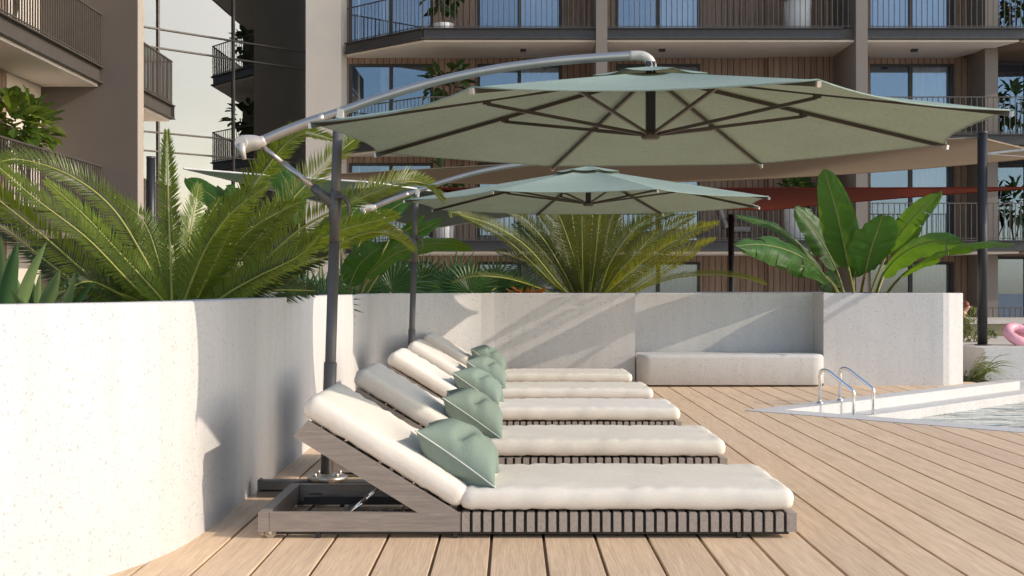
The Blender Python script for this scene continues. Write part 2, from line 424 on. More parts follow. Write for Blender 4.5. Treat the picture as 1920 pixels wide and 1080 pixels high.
# pool coping, ledges and basin
nd = (NR - T).normalized(); fd = (FR - T).normalized()
n_in = V(-nd.y, nd.x); f_in = V(fd.y, -fd.x)      # both point into the pool
def wedge(off_n, off_f):                          # inner wedge offset from both outer edges
    # intersection of the two offset lines
    p = T + n_in * off_n; q = T + f_in * off_f
    den = nd.x * fd.y - nd.y * fd.x
    s_ = ((q.x - p.x) * fd.y - (q.y - p.y) * fd.x) / den
    tip = p + nd * s_
    return [tip, NR + n_in * off_n, V(16, 2.28 + off_n), V(16, FE.y - off_f), V(FR.x + off_f * .4, FE.y - off_f)]
def ringslab(mb, A, B, zA, zB):                   # sheet between two wedges
    b = len(mb.v); n = len(A)
    for p in A: mb.v.append((p.x, p.y, zA))
    for p in B: mb.v.append((p.x, p.y, zB))
    for i in range(n):
        if i in (2,): continue
        j = (i + 1) % n; mb.F(b + i, b + j, b + n + j, b + n + i)
w0 = [T, NR, V(16, 2.28), FE, FR]; w1 = wedge(.30, .24); w1b = wedge(.304, .244)
w2 = wedge(.312, .52)
pc = MB()
ringslab(pc, w0, w1, .005, .005); ringslab(pc, w0, w0, -.5, .005)
ringslab(pc, w1, w1b, .005, .001); ringslab(pc, w1b, w1b, .001, -.10)
ringslab(pc, w1b, w2, -.10, -.105); ringslab(pc, w2, w2, -.105, -1.1)
b0 = len(pc.v)
for p in w0: pc.v.append((p.x, p.y, -1.1))
pc.F(*[b0 + i for i in range(5)])
struct('pool_basin', pc, M['pool'])
wt = MB(); b0 = len(wt.v)
for p in w2: wt.v.append((p.x, p.y, -.20))
wt.F(0, 1, 2, 3, 4); struct('pool_water', wt, M['water'])

# ------------------------------------------------------------------ planter
HW = 1.09; TH = .20
front = [(-7, 2.2), (-4.6, 2.45), (-3.2, 2.95), (-2.35, 3.70), (-1.86, 4.45), (-1.62, 4.98), (-1.50, 5.35), (-1.455, 5.72), (-1.45, 6.2)]
path = [V(p.x, p.y) for p in crv([V(a, b, 0) for a, b in front], 44)]
path += [V(-1.45, y) for y in (8, 10, 12, 13.3)]
for k in range(1, 15):
    a = R(90) * k / 14; path.append(V(-1.45 + 1.4 * (1 - math.cos(a)), 13.3 + 1.4 * math.sin(a)))
path += [V(1.45, 14.7), V(1.45, 15.2), V(3.67, 15.2), V(3.67, 14.70), V(5.08, 14.70), V(5.16, 14.73), V(5.42, 15.0), V(5.44, 15.1), V(5.44, 19.0), V(-8, 19.0)]
def offs(path, dd):
    out = []
    for i, p in enumerate(path):
        t1 = (p - path[i - 1]).normalized() if i else None; t2 = (path[i + 1] - p).normalized() if i < len(path) - 1 else None
        t1 = t1 or t2; t2 = t2 or t1
        n1 = V(-t1.y, t1.x); n2 = V(-t2.y, t2.x); m = (n1 + n2); m = m / max(.35, (m.dot(n1)))
        out.append(p + m * dd)
    return out
pw = MB(); e = .008
prof = [(0, -.05), (0, HW - e), (e, HW), (TH - e, HW), (TH, HW - e), (TH, .6)]
rows = [offs(path, o_) for o_, z in prof]
b = len(pw.v); n = len(path)
for (o_, z), row in zip(prof, rows):
    for p in row: pw.v.append((p.x, p.y, z))
for j in range(len(prof) - 1):
    for i in range(n - 1):
        pw.smooth = i < 60 and j in (0, 4)
        pw.F(b + j * n + i, b + j * n + i + 1, b + (j + 1) * n + i + 1, b + (j + 1) * n + i)
planter = empty('planter', (0, 14.7, 0), 'long curved pale terrazzo planter wall wrapping the deck behind the loungers', 'planter')
under(planter, pw.build('planter_wall', M['terrazzo']))
s_ = MB(); inner = offs(path, TH - .004); 
for p in inner: s_.v.append((p.x, p.y, HW - .09))
s_.v.append((-8, 2.2, HW - .09)); s_.F(*range(len(s_.v))); under(planter, s_.build('soil', M['soil']))

# bench in the recess
def rbox(mb, x0, x1, y0, y1, z0, z1, r, rt, seg=8):
    ring = []
    for cx, cy, a0 in ((x1 - r, y0 + r, -90), (x1 - r, y1 - r, 0), (x0 + r, y1 - r, 90), (x0 + r, y0 + r, 180)):
        for k in range(seg + 1):
            a = R(a0 + 90 * k / seg); ring.append((cx, cy, math.cos(a), math.sin(a)))
    lv = [(z0, -.02), (z0 + .02, 0), (z1 - rt, 0)] + [(z1 - rt + rt * math.sin(R(90 * k / 6)), -rt * (1 - math.cos(R(90 * k / 6)))) for k in range(1, 7)]
    b = len(mb.v); m = len(ring); mb.smooth = True
    for z, o_ in lv:
        for cx, cy, c, s2 in ring: mb.v.append((cx + (r + o_) * c, cy + (r + o_) * s2, z))
    for i in range(len(lv) - 1):
        for k in range(m): mb.F(b + i * m + k, b + i * m + (k + 1) % m, b + (i + 1) * m + (k + 1) % m, b + (i + 1) * m + k)
    mb.F(*[b + (len(lv) - 1) * m + k for k in range(m)]); mb.smooth = False
bn = MB(); rbox(bn, 1.462, 3.655, 14.50, 15.17, .02, .375, .16, .045)
tag(bn.build('bench', M['terrazzo'], loc=(2.55, 14.8, 0)), 'low rounded terrazzo bench set in the recess of the planter wall', 'bench')

# ------------------------------------------------------------------ cushions
def cushion_mesh(L, W, Tk, r=.055, puff=.012, seed=0, wr=.0065):
    mb = MB(); mb.smooth = True
    def axis(Ln, step=.03):
        a = [0, .004, .012, .024, .038, .055]; k = int((Ln - .11) / step); mid = [.055 + (Ln - .11) * i / k for i in range(1, k)]
        return a + mid + [Ln - q for q in a[::-1]]
    xs, ys = axis(L), axis(W); cr = .05
    for side in (1, -1):
        b = len(mb.v)
        for i, x in enumerate(xs):
            for j, y in enumerate(ys):
                # rounded corners in plan: pull the point in
                px, py = x, y
                cx = min(max(x, cr), L - cr); cy = min(max(y, cr), W - cr)
                dx, dy = x - cx, y - cy
                if dx and dy:
                    mlen = max(abs(dx), abs(dy)); ln_ = math.hypot(dx, dy); px = cx + dx * mlen / ln_; py = cy + dy * mlen / ln_
                de = min(x, L - x, y, W - y)
                if dx and dy: de = cr - max(abs(dx), abs(dy))
                gq = 1 - min(max(de, 0) / r, 1); h = Tk / 2 * (1 - gq ** 3.0) ** (1 / 2.4)
                cen = (1 - (2 * x / L - 1) ** 4) * (1 - (2 * y / W - 1) ** 4)
                h += puff * cen * (1 if side > 0 else .2)
                nz = noise.noise(Vector((px * 2.5 + seed, py * 3, side * 3.3)))
                edge = math.exp(-((de - .045) / .05) ** 2)
                nw = noise.noise(Vector((px * 26 + seed * 3 + py * 6, py * 7 - px * 5, side * 2.))) + .5 * noise.noise(Vector((px * 60, py * 14 + px * 12, seed)))
                h += (nz * .003 + edge * nw * wr * 1.15) * min(1, de / .02)
                side_w = noise.noise(Vector((px * 9, py * 9, seed + 5))) * .004 * (1 - min(1, de / .03))
                mb.v.append((px, py + (side_w if y < W / 2 else -side_w), side * h))
        ny = len(ys)
        for i in range(len(xs) - 1):
            for j in range(ny - 1):
                q = (b + i * ny + j, b + (i + 1) * ny + j, b + (i + 1) * ny + j + 1, b + i * ny + j + 1)
                mb.F(*(q if side > 0 else q[::-1]))
    # weld the rims by shared position
    key = {}; remap = []
    nvv = []
    for p in mb.v:
        kx = (round(p[0], 5), round(p[1], 5), round(p[2], 5))
        if kx not in key: key[kx] = len(nvv); nvv.append(p)
        remap.append(key[kx])
    mb.v = nvv; mb.f = [tuple(remap[i] for i in f) for f in mb.f]
    return mb

# lounger (local origin: near left foot end on the deck, x along the length, y into depth)
LL = 2.474; LW = .86; PIV = .858
def make_lounger():
    root = empty('sun_lounger', (0, 0, 0), 'x', 'sun lounger', 'sun loungers in a row on the deck')
    zt, zb = .118, .031
    f = MB(); e = .002
    # head frame: two side rails, end rail, cross rail
    f.box(.052, .93, 0, .036, zb, zt); f.box(.052, .93, LW - .036, LW, zb, zt)
    f.box(0, .05, -.002, LW + .002, zb - .001, zt + .001); f.box(.905, .955, .04, LW - .04, zb + .003, zt - .012)
    f.build('frame', M['greywood'], root)
    sl_ = MB(); x = .932; nsl = 31; pitch = (LL - .932) / nsl
    for k in range(nsl):
        x0 = .932 + k * pitch + .004; x1 = x0 + pitch * (.71 if k < nsl - 1 else .9)
        sl_.obox(((x0 + x1) / 2, -.003, (zt + zb) / 2), ((x0 + x1) / 2, LW + .003, (zt + zb) / 2), x1 - x0, zt - zb, bev=.0025)
    sl_.build('slatted_platform', M['greywood_y'], root)
    bk = MB()
    bk.box(.02, LL - .03, .03, .05, .014, zb - .002); bk.box(.02, LL - .03, LW - .05, LW - .03, .014, zb - .002)
    bk.box(.955, LL - .02, .03, .034, zb - .002, zt - .004); bk.box(.955, LL - .02, LW - .034, LW - .03, zb - .002, zt - .004)
    bk.box(.10, .93, .16, .20, .04, .082); bk.box(.10, .93, LW - .20, LW - .16, .04, .082)
    for q in range(6): bk.box(.44 + q * .055, .468 + q * .055, .16, .20, .082, .1)
    bk.box(.34, .37, .05, LW - .05, .03, .05)
    bk.build('base_rails', M['black'], root)
    for x in (.262, .895, 2.20):
        for y in (.005, LW - .035):
            q = MB(); q.box(x, x + .022, y, y + .03, 0, .028); q.build('foot', M['black'], root)
    for y in (.006, LW - .03):
        q = MB(); q.tube([(.055, y, .026), (.055, y + .024, .026)], .026, 20); q.cur = 1
        q.tube([(.055, y - .003, .026), (.055, y + .027, .026)], .008, 12)
        q.build('wheel', [M['rubber'], M['chrome']], root)
    # backrest frame, hinged at PIV
    ang = R(31.5); bl = .79; bt = .088
    ca, sa = math.cos(ang), math.sin(ang)
    def bp(s, y, n): return V(PIV - s * ca + n * sa, y, zt - .024 + s * sa + n * ca)
    br = MB()
    def side(y0, y1):
        b = len(br.v)
        P = [(-.045, 0.052), (.10, -.045), (bl, -.045), (bl - .02, .052)]   # s, n
        for y in (y0, y1):
            for s_, n_ in P: br.v.append(tuple(bp(s_, y, n_)))
        br.F(b, b + 1, b + 2, b + 3); br.F(b + 7, b + 6, b + 5, b + 4)
        for i in range(4): br.F(b + i, b + 4 + i, b + 4 + (i + 1) % 4, b + (i + 1) % 4)
    side(.002, .034); side(LW - .034, LW - .002)
    for k in range(12):
        s0 = .02 + k * .064; br.obox(bp(s0 + .02, .036, .022), bp(s0 + .02, LW - .036, .022), .045, .022, up=V(sa, 0, ca))
    br.build('backrest', M['greywood'], root)
    for y in (.20, .31):
        a_ = V(.375, y, .06); b_ = V(.575, y, .235); st = MB(); st.tube([a_, b_], .005, 8); st.tube([a_, a_.lerp(b_, .5)], .0075, 8)
        st.build('support_strut', M['chrome'], root)
    c = cushion_mesh(1.545, .86, .100, seed=1.3, puff=.006); so_ = c.build('seat_cushion', M['linen'], root); so_.location = (.925, 0, zt + .058)
    c = cushion_mesh(.86, .86, .105, seed=5.1, puff=.012); bo = c.build('back_cushion', M['linen'], root)
    o = bp(-.035, 0, .052 + .060); bo.location = o; bo.rotation_euler = (0, 0, 0)
    X = V(-ca, 0, sa); Z = V(sa, 0, ca); Y = Z.cross(X)
    m = Matrix((X, Y, Z)).transposed().to_4x4()
    bo.matrix_local = Matrix.Translation(bp(-.035, LW, .112)) @ m
    return root
L0 = make_lounger()
LY = [5.73, 7.575, 9.62, 11.46, 13.47]
labels = ['sun lounger nearest the camera, in front of the thick grey umbrella pole', 'sun lounger second from the camera, just behind the front umbrella pole',
 'middle sun lounger of the five, third from the camera', 'sun lounger second from the back planter wall, in front of the farther umbrella pole', 'sun lounger farthest away, pushed up to the back planter wall']
index_kids(); LO = []
for i, y in enumerate(LY):
    o = L0 if i == 0 else dup(L0); LO.append(o)
for i, (o, y) in enumerate(zip(LO, LY)): o.location = (-1.166, y, 0); o['label'] = labels[i]

# throw pillows
def pillow_mesh(S=.45, W=.51, Tk=.29):
    mb = MB(); mb.smooth = True; N = 34
    rim = []
    for side in (1, -1):
        b = len(mb.v)
        for i in range(N + 1):
            for j in range(N + 1):
                u = -math.cos(math.pi * i / N); v = -math.cos(math.pi * j / N)
                pin = .15; x = S / 2 * u * (1 - pin * (1 - v * v) * u * u); y = W / 2 * v * (1 - pin * (1 - u * u) * v * v)
                eu, ev = 1 - u * u, 1 - v * v
                eu, ev = max(eu, 0), max(ev, 0); h = Tk / 2 * (eu * ev) ** .52
                r_ = math.hypot(u, v); a = math.atan2(v, u)
                h += .012 * (noise.noise(Vector((u * 2.1 + side, v * 2.1, 2.2)))) * (eu * ev) ** .3
                h -= .020 * max(0, math.sin(a * 4 + 1.1 + .8 * math.sin(r_ * 4) + side)) ** 5 * (eu * ev) ** .28 * r_ * 1.5
                if side > 0: h -= .050 * math.exp(-((u + .05 - .25 * v) / .11) ** 2) * math.exp(-((v + .45) / .35) ** 2) * (eu * ev) ** .2 + .02 * math.exp(-((u - .3 + .5 * v) / .09) ** 2) * math.exp(-((v - .4) / .4) ** 2) * (eu * ev) ** .2
                h = max(h, 0)
                mb.v.append((x, y, side * h))
                if side > 0 and (i in (0, N) or j in (0, N)): rim.append((i, j, V(x, y, 0)))
        for i in range(N):
            for j in range(N):
                q = (b + i * (N + 1) + j, b + (i + 1) * (N + 1) + j, b + (i + 1) * (N + 1) + j + 1, b + i * (N + 1) + j + 1)
                mb.F(*(q if side > 0 else q[::-1]))
    d_ = {(i, j): p for i, j, p in rim}
    loop = [d_[(i, 0)] for i in range(N)] + [d_[(N, j)] for j in range(N)] + [d_[(i, N)] for i in range(N, 0, -1)] + [d_[(0, j)] for j in range(N, 0, -1)]
    pp = MB(); pp.tube(loop + [loop[0]], .0035, 6, cap=False)
    return mb, pp
pm, pp = pillow_mesh()
P0 = pm.build('throw_pillow', M['sage']); pp.build('piping', M['piping'], P0); tag(P0, 'x', 'pillow', 'green pillows on the loungers')
index_kids()
plab = ['largest looking sage green pillow, on the lounger nearest the camera', 'sage green pillow on the second lounger from the camera', 'sage green pillow on the middle lounger of the five', 'sage green pillow on the fourth lounger, next to last', 'sage green pillow on the farthest lounger by the back wall']
PO = [P0] + [dup(P0) for _ in range(4)]
for i, o in enumerate(PO):
    jit = [(0, 0, 0), (.01, .02, 3), (-.01, 0, -3), (.01, -.02, 4), (0, .01, -2)][i]
    ang = R(35); X = V(math.cos(ang), 0, -math.sin(ang)); Z = V(math.sin(ang), 0, math.cos(ang)); Yv = Z.cross(X)
    m = Matrix((X, Yv, Z)).transposed().to_4x4() @ Matrix.Rotation(R(-3 + jit[2]), 4, 'Z')
    cpos = V(-.252 + jit[0], LY[i] + .30 + jit[1], .350)
    o.matrix_world = Matrix.Translation(cpos) @ m; o.matrix_local = Matrix.Translation(cpos) @ m; o['label'] = plab[i]

# ------------------------------------------------------------------ cantilever umbrella
UD = 6.9
def make_umbrella():
    root = empty('cantilever_umbrella', (0, 0, 0), 'x', 'umbrella', 'green cantilever umbrellas over the loungers')
    k = UD / FPX
    def P(px, py, dy=0): return V((px - 960) * k, dy, CAMZ - (py - 540) * k)   # drawn in the umbrella's own plane
    base = MB()
    for a, b in ((V(-1.40, 0, .062), V(-.55, 0, .062)), (V(-1.03, -.36, .045), V(-1.03, .42, .045))):
        base.obox(a, b, .07, .058, bev=.008)
    base.obox(V(-1.40, 0, .062), V(-1.385, 0, .062), .078, .066); base.obox(V(-.565, 0, .062), V(-.55, 0, .062), .078, .066)
    base.obox(V(-1.40, 0, .016), V(-.55, 0, .016), .11, .03)
    base.build('cross_base', M['gunmetal'], root)
    fl = MB(); c = V(-1.02, 0, .09)
    fl.lathe([(0, .035), (.05, .035), (.055, .028), (.10, .026), (.11, .02), (.11, .004), (.085, 0), (.085, -.012), (.0, -.012)], c, 28)
    for q in range(4):
        a = R(45 + 90 * q); fl.tube([c + V(.085 * math.cos(a), .085 * math.sin(a), .02), c + V(.085 * math.cos(a), .085 * math.sin(a), .045)], .011, 8)
    fl.build('flange', M['alu'], root)
    p0 = V(-1.024, 0, .10); p1 = P(634, 222)
    def pl(z): t = (z - p0.z) / (p1.z - p0.z); return p0.lerp(p1, t)
    po = MB(); po.tube([pl(.10), pl(1.4)], .030, 18); po.tube([pl(1.4), pl(p1.z)], .027, 18); po.build('pole', M['gunmetal'], root)
    z1 = CAMZ - 140 * k; sv = MB(); sv.tube([pl(.105), pl(z1), pl(z1 + .004)], [.036, .036, .032], 20); sv.build('lower_sleeve', M['gunmetal'], root)
    za, zc = CAMZ + (540 - 415) * k, CAMZ + (540 - 360) * k
    jn = MB(); jn.tube([pl(za - .003), pl(za), pl(zc), pl(zc + .003)], [.031, .035, .035, .031], 20)
    jn.tube([pl(zc - .075), P(600, 362), P(588, 351)], [.034, .027, .026], 16)
    jn.smooth = True; jn.lathe([(0, 0)], (0, 0, 0), 3) if False else None
    jn.build('strut_collar', M['gunmetal'], root)
    ck = MB(); cc = crv([P(628, 372), P(645, 370), P(655, 382), P(656, 400), P(652, 416)], 14)
    ck.tube([p + V(0, -.035, 0) for p in cc], [.012, .022, .030, .036, .040, .040, .038, .034, .030, .026, .021, .016, .012, .009, .006], 12, flat=.35)
    ck.build('crank_handle', M['gunmetal'], root)
    sr = MB(); sr.tube([P(592, 354), P(530, 305)], .0165, 14); sr.tube([P(532, 307), P(489, 272)], .013, 12); so2 = sr.build('slide_strut', M['alu'], root)
    ar = MB(); pts = crv([P(482, 268), P(560, 236), P(640, 209), P(720, 181), P(820, 152), P(920, 131), P(1020, 117), P(1110, 109), P(1188, 104)], 60)
    ar.tube(pts, .0245, 18); ar.build('arm', M['alu'], root)
    a2 = MB(); a2.tube(pts[:13], .0275, 18); a2.build('arm_sleeve', M['alu'], root)
    el = MB(); el.tube(crv([P(1180, 104.5), P(1196, 104), P(1208, 106), P(1218, 113), P(1222, 124), P(1222, 140)], 18), .0265, 18); 
    for q in ((1203, 104), (1221, 128)): el.tube([P(*q) + V(0, -.020, 0), P(*q) + V(0, -.033, 0)], .010, 10)
    el.build('elbow', M['cast'], root)
    # head housing at the low end of the arm
    hd = MB(); hd.tube(crv([P(444, 276), P(452, 272), P(470, 268), P(486, 267), P(498, 262)], 12), [.012, .035, .052, .060, .062, .060, .056, .053, .050, .046, .040, .036, .031], 18, flat=.8)
    hd.build('tilt_housing', M['cast'], root)
    hl = MB(); hl.tube([P(457, 271) + V(0, -.02, 0), P(457, 271) + V(0, -.075, 0)], .034, 18)
    hl.tube([P(457, 272) + V(0, -.065, 0), P(460, 288) + V(0, -.068, 0), P(463, 301) + V(0, -.06, 0)], [.026, .017, .011], 12)
    hl.build('clamp_lever', M['cast'], root)
    bkt = MB(); bkt.obox(P(640, 205) , P(636, 230), .05, .045, up=V(1, 0, 0), bev=.006); bkt.build('arm_bracket', M['cast'], root)
    # canopy
    ctr = V(.766, 0); Rr = 1.864; zr = 2.001; za_ = 2.345
    ang = [R(15 + 45 * q) for q in range(8)]
    def rimp(q): return V(ctr.x + Rr * math.cos(ang[q % 8]), Rr * math.sin(ang[q % 8]), zr)
    apex = V(ctr.x, 0, za_)
    cn = MB(); cn.smooth = True; NRr, NA = 16, 10; r0 = .09
    def surf(q, u, v, lift=0):       # u 0..1 radial, v 0..1 across the sector
        A, B = rimp(q), rimp(q + 1)
        pa, pb = apex.lerp(A, u), apex.lerp(B, u)
        p = pa.lerp(pb, v); bow = 4 * v * (1 - v)
        pc_ = V(ctr.x, 0, p.z); inward = (pc_ - p)
        p = p + inward * (.055 * bow * u ** 4) ; p.z -= .030 * bow * math.sin(math.pi * min(1, u * .85)) ; p.z += lift
        return p
    for q in range(8):
        b = len(cn.v)
        for i in range(NRr + 1):
            for j in range(NA + 1): cn.v.append(tuple(surf(q, r0 + (1 - r0) * i / NRr, j / NA)))
        for i in range(NRr):
            for j in range(NA): cn.F(b + i * (NA + 1) + j, b + (i + 1) * (NA + 1) + j, b + (i + 1) * (NA + 1) + j + 1, b + i * (NA + 1) + j + 1)
    co = cn.build('canopy', M['canopy'], root)
    hm = MB()
    for q in range(8): hm.tube([surf(q, 1, j / 12) for j in range(13)], .0045, 6)
    hm.build('hem', M['canopy'], co)
    vt = MB(); vt.smooth = True
    for q in range(8):
        b = len(vt.v)
        for i in range(7):
            for j in range(7):
                p = surf(q, .015 + .165 * i / 6, j / 6, .03); vt.v.append(tuple(p))
        for i in range(6):
            for j in range(6): vt.F(b + i * 7 + j, b + (i + 1) * 7 + j, b + (i + 1) * 7 + j + 1, b + i * 7 + j + 1)
    vt.build('vent_cap', M['canopy'], root)
    hubp = V(ctr.x, 0, 2.0)
    ms = MB(); ms.obox(V(ctr.x, 0, 2.0), V(ctr.x, 0, 2.40), .052, .052, up=V(0, 1, 0), bev=.006); ms.build('mast', M['black'], root)
    hb = MB(); hb.lathe([(0, -.028), (.045, -.028), (.052, -.018), (.052, .012), (.03, .02), (0, .02)], hubp, 20); hb.build('hub', M['rib'], root)
    hb2 = MB(); hb2.lathe([(0, .0), (.07, .0), (.07, .03), (0, .04)], V(ctr.x, 0, 2.30), 20); hb2.build('crown', M['rib'], root)
    for q in range(8):
        A = rimp(q); dn = V(0, 0, -.022)
        rb = MB(); rb.obox(apex.lerp(A, .03) + dn, apex.lerp(A, 1.0) + dn * .8, .014, .022)
        ro = rb.build('rib', M['rib'], root)
        cp = MB(); cp.obox(apex.lerp(A, 1.0) + dn * .8, apex.lerp(A, 1.008) + dn * .8, .018, .026); cp.build('end_cap', M['alu'], ro)
        j = apex.lerp(A, .50) + dn * 1.9; dirv = V(math.cos(ang[q]), math.sin(ang[q]), 0)
        sb = MB(); sb.obox(hubp + dirv * .045, j, .013, .018); sb.obox(j - V(0, 0, .004), j + V(0, 0, .02), .022, .04, up=dirv); sb.build('strut', M['rib'], root)
    return root
U1 = make_umbrella(); index_kids(); U2 = dup(U1)
U1.location = (0, UD, 0); U1['label'] = 'large green cantilever umbrella nearest the camera, filling the top'
U2.location = (0.0, UD + 5.62, 0); U2['label'] = 'smaller looking green cantilever umbrella farther back, by the center palm'

# ------------------------------------------------------------------ pool handrails
def make_rail():
    a = V(0, 0, 0); dr = V(.70, -.713, 0) * .37
    mb = MB(); pts = [V(0, 0, 0), V(0, 0, .27)] + crv([V(0, 0, .28), V(.012, -.012, .318), V(.04, -.04, .328), V(.075, -.076, .31)], 8)
    pts += crv([V(.075, -.076, .31), dr * .85 + V(0, 0, .175), dr + V(0, 0, .13), dr + V(0, 0, .06)], 14)[1:] + [dr + V(0, 0, -.5)]
    mb.tube(pts, .017, 16)
    r = empty('pool_handrail', (0, 0, 0), 'x', 'handrail', 'chrome pool handrails')
    mb.build('tube_rail', M['chrome'], r)
    fl = MB(); fl.lathe([(.017, .02), (.028, .012), (.032, 0)], (0, 0, 0.0), 20); fl.build('base_flange', M['chrome'], r)
    return r
H1 = make_rail(); index_kids(); H2 = dup(H1)
H1.location = (3.05, 12.36, .012); H1['label'] = 'left one of the two bent chrome pool handrails'
H2.location = (3.32, 12.63, .012); H2['label'] = 'right one of the two bent chrome pool handrails'

# ================================================================== PLANTS
def fill_frond(mb, pts, n, L, wd, face, vfold=.22, droop=.0, a0=62, a1=34, rng=random, rr=.011):
    C = crv(pts, n); face = Vector(face)
    mb.cur = 1; mb.tube(C[::3] + ([C[-1]] if n % 3 else []), [rr * (1 - .8 * i / (len(C[::3]) + 1)) for i in range(len(C[::3]) + (1 if n % 3 else 0))], 5)
    mb.cur = 0
    for i in range(2, n + 1):
        t = i / n; p = C[i]; tg = (C[min(i + 1, n)] - C[i - 1]).normalized()
        Fv = (face - tg * face.dot(tg)).normalized(); S = tg.cross(Fv)
        env = min(1, (t / .22)) ** .7 * (1 - max(0, (t - .55) / .45) ** 2.2 * .72)
        A = R(a0 + (a1 - a0) * t ** 1.3)
        for sgn in (-1, 1):
            ln_ = L * env * rng.uniform(.84, 1.08); a = A + R(rng.uniform(-6, 6))
            dv = (tg * math.cos(a) + S * sgn * math.sin(a) + Fv * (vfold + rng.uniform(-.05, .05))).normalized()
            wv = tg.cross(dv).cross(dv); wv = (tg - dv * tg.dot(dv)).normalized() * wd * (.7 + .3 * env)
            nrm = dv.cross(wv).normalized() * wd * .35
            m1 = p + dv * ln_ * .45; tip = p + dv * ln_ + V(0, 0, -droop * ln_)
            b = len(mb.v)
            for q in (p, m1 + wv, m1 + nrm, m1 - wv, tip): mb.v.append(tuple(q))
            mb.F(b, b + 1, b + 2); mb.F(b, b + 2, b + 3); mb.F(b + 2, b + 1, b + 4); mb.F(b + 3, b + 2, b + 4)
def cycad(name, label, cat, root_loc, fronds, L, wd, n=60, mats=('frond', 'rachis'), group=None, rr=.011, seed=1):
    rng = random.Random(seed)
    root = empty(name, root_loc, label, cat, group)
    cr = MB(); c = Vector(root_loc)
    cr.lathe([(0, .06), (.06, .05), (.10, .02), (.11, -.03), (.10, -.1)], c, 14); under(root, cr.build('trunk', M['bark']))
    for fr in fronds:
        pts, face, Lf = fr[0], fr[1], fr[2]
        mb = MB(); length = sum((pts[i + 1] - pts[i]).length for i in range(len(pts) - 1))
        nn = max(18, int(n * length)); fill_frond(mb, pts, nn, L * Lf, wd, face, rng=rng, vfold=fr[3] if len(fr) > 3 else .22, rr=rr)
        mat = mats[0] if len(fr) < 5 else fr[4]
        under(root, mb.build('frond', [M[mat], M[mats[1]]]))
    return root
def pxp(D0, D1, *ps):   # pixel waypoints with depth blended from D0 (base) to D1 (tip)
    n = len(ps) - 1
    return [at(p[0], p[1], D0 + (D1 - D0) * (i / n)) for i, p in enumerate(ps)]
up = V(0, 0, 1)
# left sago palm
Bc = at(335, 598, 7.6)
F = []
def fr(D1, face, L, *ps, vf=.22, mat=None):
    q = pxp(7.7, D1, *ps); F.append((q, V(*face), L, vf) + ((mat,) if mat else ()))
fr(7.2, (.3, -.8, .5), .8, (318, 580), (268, 480), (210, 390), (133, 330), (43, 300), (-15, 306))
fr(6.9, (.2, -.7, .6), .85, (300, 582), (242, 528), (163, 447), (63, 370), (-20, 298))
fr(7.0, (.2, -.9, .4), .95, (290, 585), (203, 545), (90, 450), (0, 377), (-70, 320))
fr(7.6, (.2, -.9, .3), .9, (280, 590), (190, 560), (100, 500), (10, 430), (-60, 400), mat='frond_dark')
fr(7.3, (.6, -.9, .2), .7, (318, 580), (287, 543), (217, 467), (157, 403), (87, 340), vf=.1, mat='frond_sunlit')
fr(8.0, (.8, -.8, .3), .9, (325, 578), (310, 550), (297, 490), (267, 413), (203, 362), vf=.05, mat='frond_sunlit')
fr(7.6, (.1, -1, .1), .62, (322, 580), (320, 500), (316, 400), (314, 320), (313, 247), vf=.05)
fr(8.3, (.7, -.8, .1), .8, (338, 578), (350, 500), (359, 420), (373, 346), vf=.05, mat='frond_sunlit')
fr(8.4, (-.4, -.9, .3), .8, (338, 578), (350, 500), (377, 430), (412, 372), vf=.1)
fr(7.4, (.3, -.8, .5), .85, (360, 580), (395, 505), (427, 440), (463, 367), (500, 315), (533, 273), (570, 251), (623, 262))
fr(8.2, (-.1, -1, .3), 1.1, (365, 585), (410, 530), (455, 480), (500, 427), (567, 353), (630, 290), (665, 262))
fr(7.5, (.1, -.9, .5), 1.0, (340, 580), (362, 520), (392, 455), (438, 395), (500, 350))
fr(7.8, (.1, -1, .3), 1.05, (350, 585), (385, 530), (430, 470), (490, 415), (560, 380))
fr(8.3, (.1, -.8, .7), .95, (400, 585), (480, 505), (560, 432), (640, 388), (690, 366), (750, 343), (795, 345), (830, 375))
fr(8.0, (.1, -.8, .7), .85, (410, 585), (470, 528), (560, 470), (640, 432), (700, 415), (745, 405), mat='frond_sunlit')
fr(8.2, (.0, -.8, .7), .85, (420, 590), (490, 540), (570, 490), (640, 455), (690, 436), (735, 440), (775, 468))
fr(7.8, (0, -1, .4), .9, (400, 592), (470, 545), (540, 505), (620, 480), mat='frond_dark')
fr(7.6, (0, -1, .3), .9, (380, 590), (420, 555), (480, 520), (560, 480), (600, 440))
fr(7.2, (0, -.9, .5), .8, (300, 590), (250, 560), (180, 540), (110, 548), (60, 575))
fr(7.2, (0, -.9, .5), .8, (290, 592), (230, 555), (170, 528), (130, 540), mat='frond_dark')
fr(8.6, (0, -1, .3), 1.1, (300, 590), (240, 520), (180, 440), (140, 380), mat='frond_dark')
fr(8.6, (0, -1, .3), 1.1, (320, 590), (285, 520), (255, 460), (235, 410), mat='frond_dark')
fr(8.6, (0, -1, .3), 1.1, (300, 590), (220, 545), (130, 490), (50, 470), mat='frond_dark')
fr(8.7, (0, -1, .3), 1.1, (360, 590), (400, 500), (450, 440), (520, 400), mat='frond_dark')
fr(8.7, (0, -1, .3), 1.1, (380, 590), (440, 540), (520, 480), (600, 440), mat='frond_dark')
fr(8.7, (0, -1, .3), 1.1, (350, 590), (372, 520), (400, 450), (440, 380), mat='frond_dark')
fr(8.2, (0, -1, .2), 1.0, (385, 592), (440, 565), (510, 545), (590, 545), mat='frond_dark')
rg = random.Random(12)
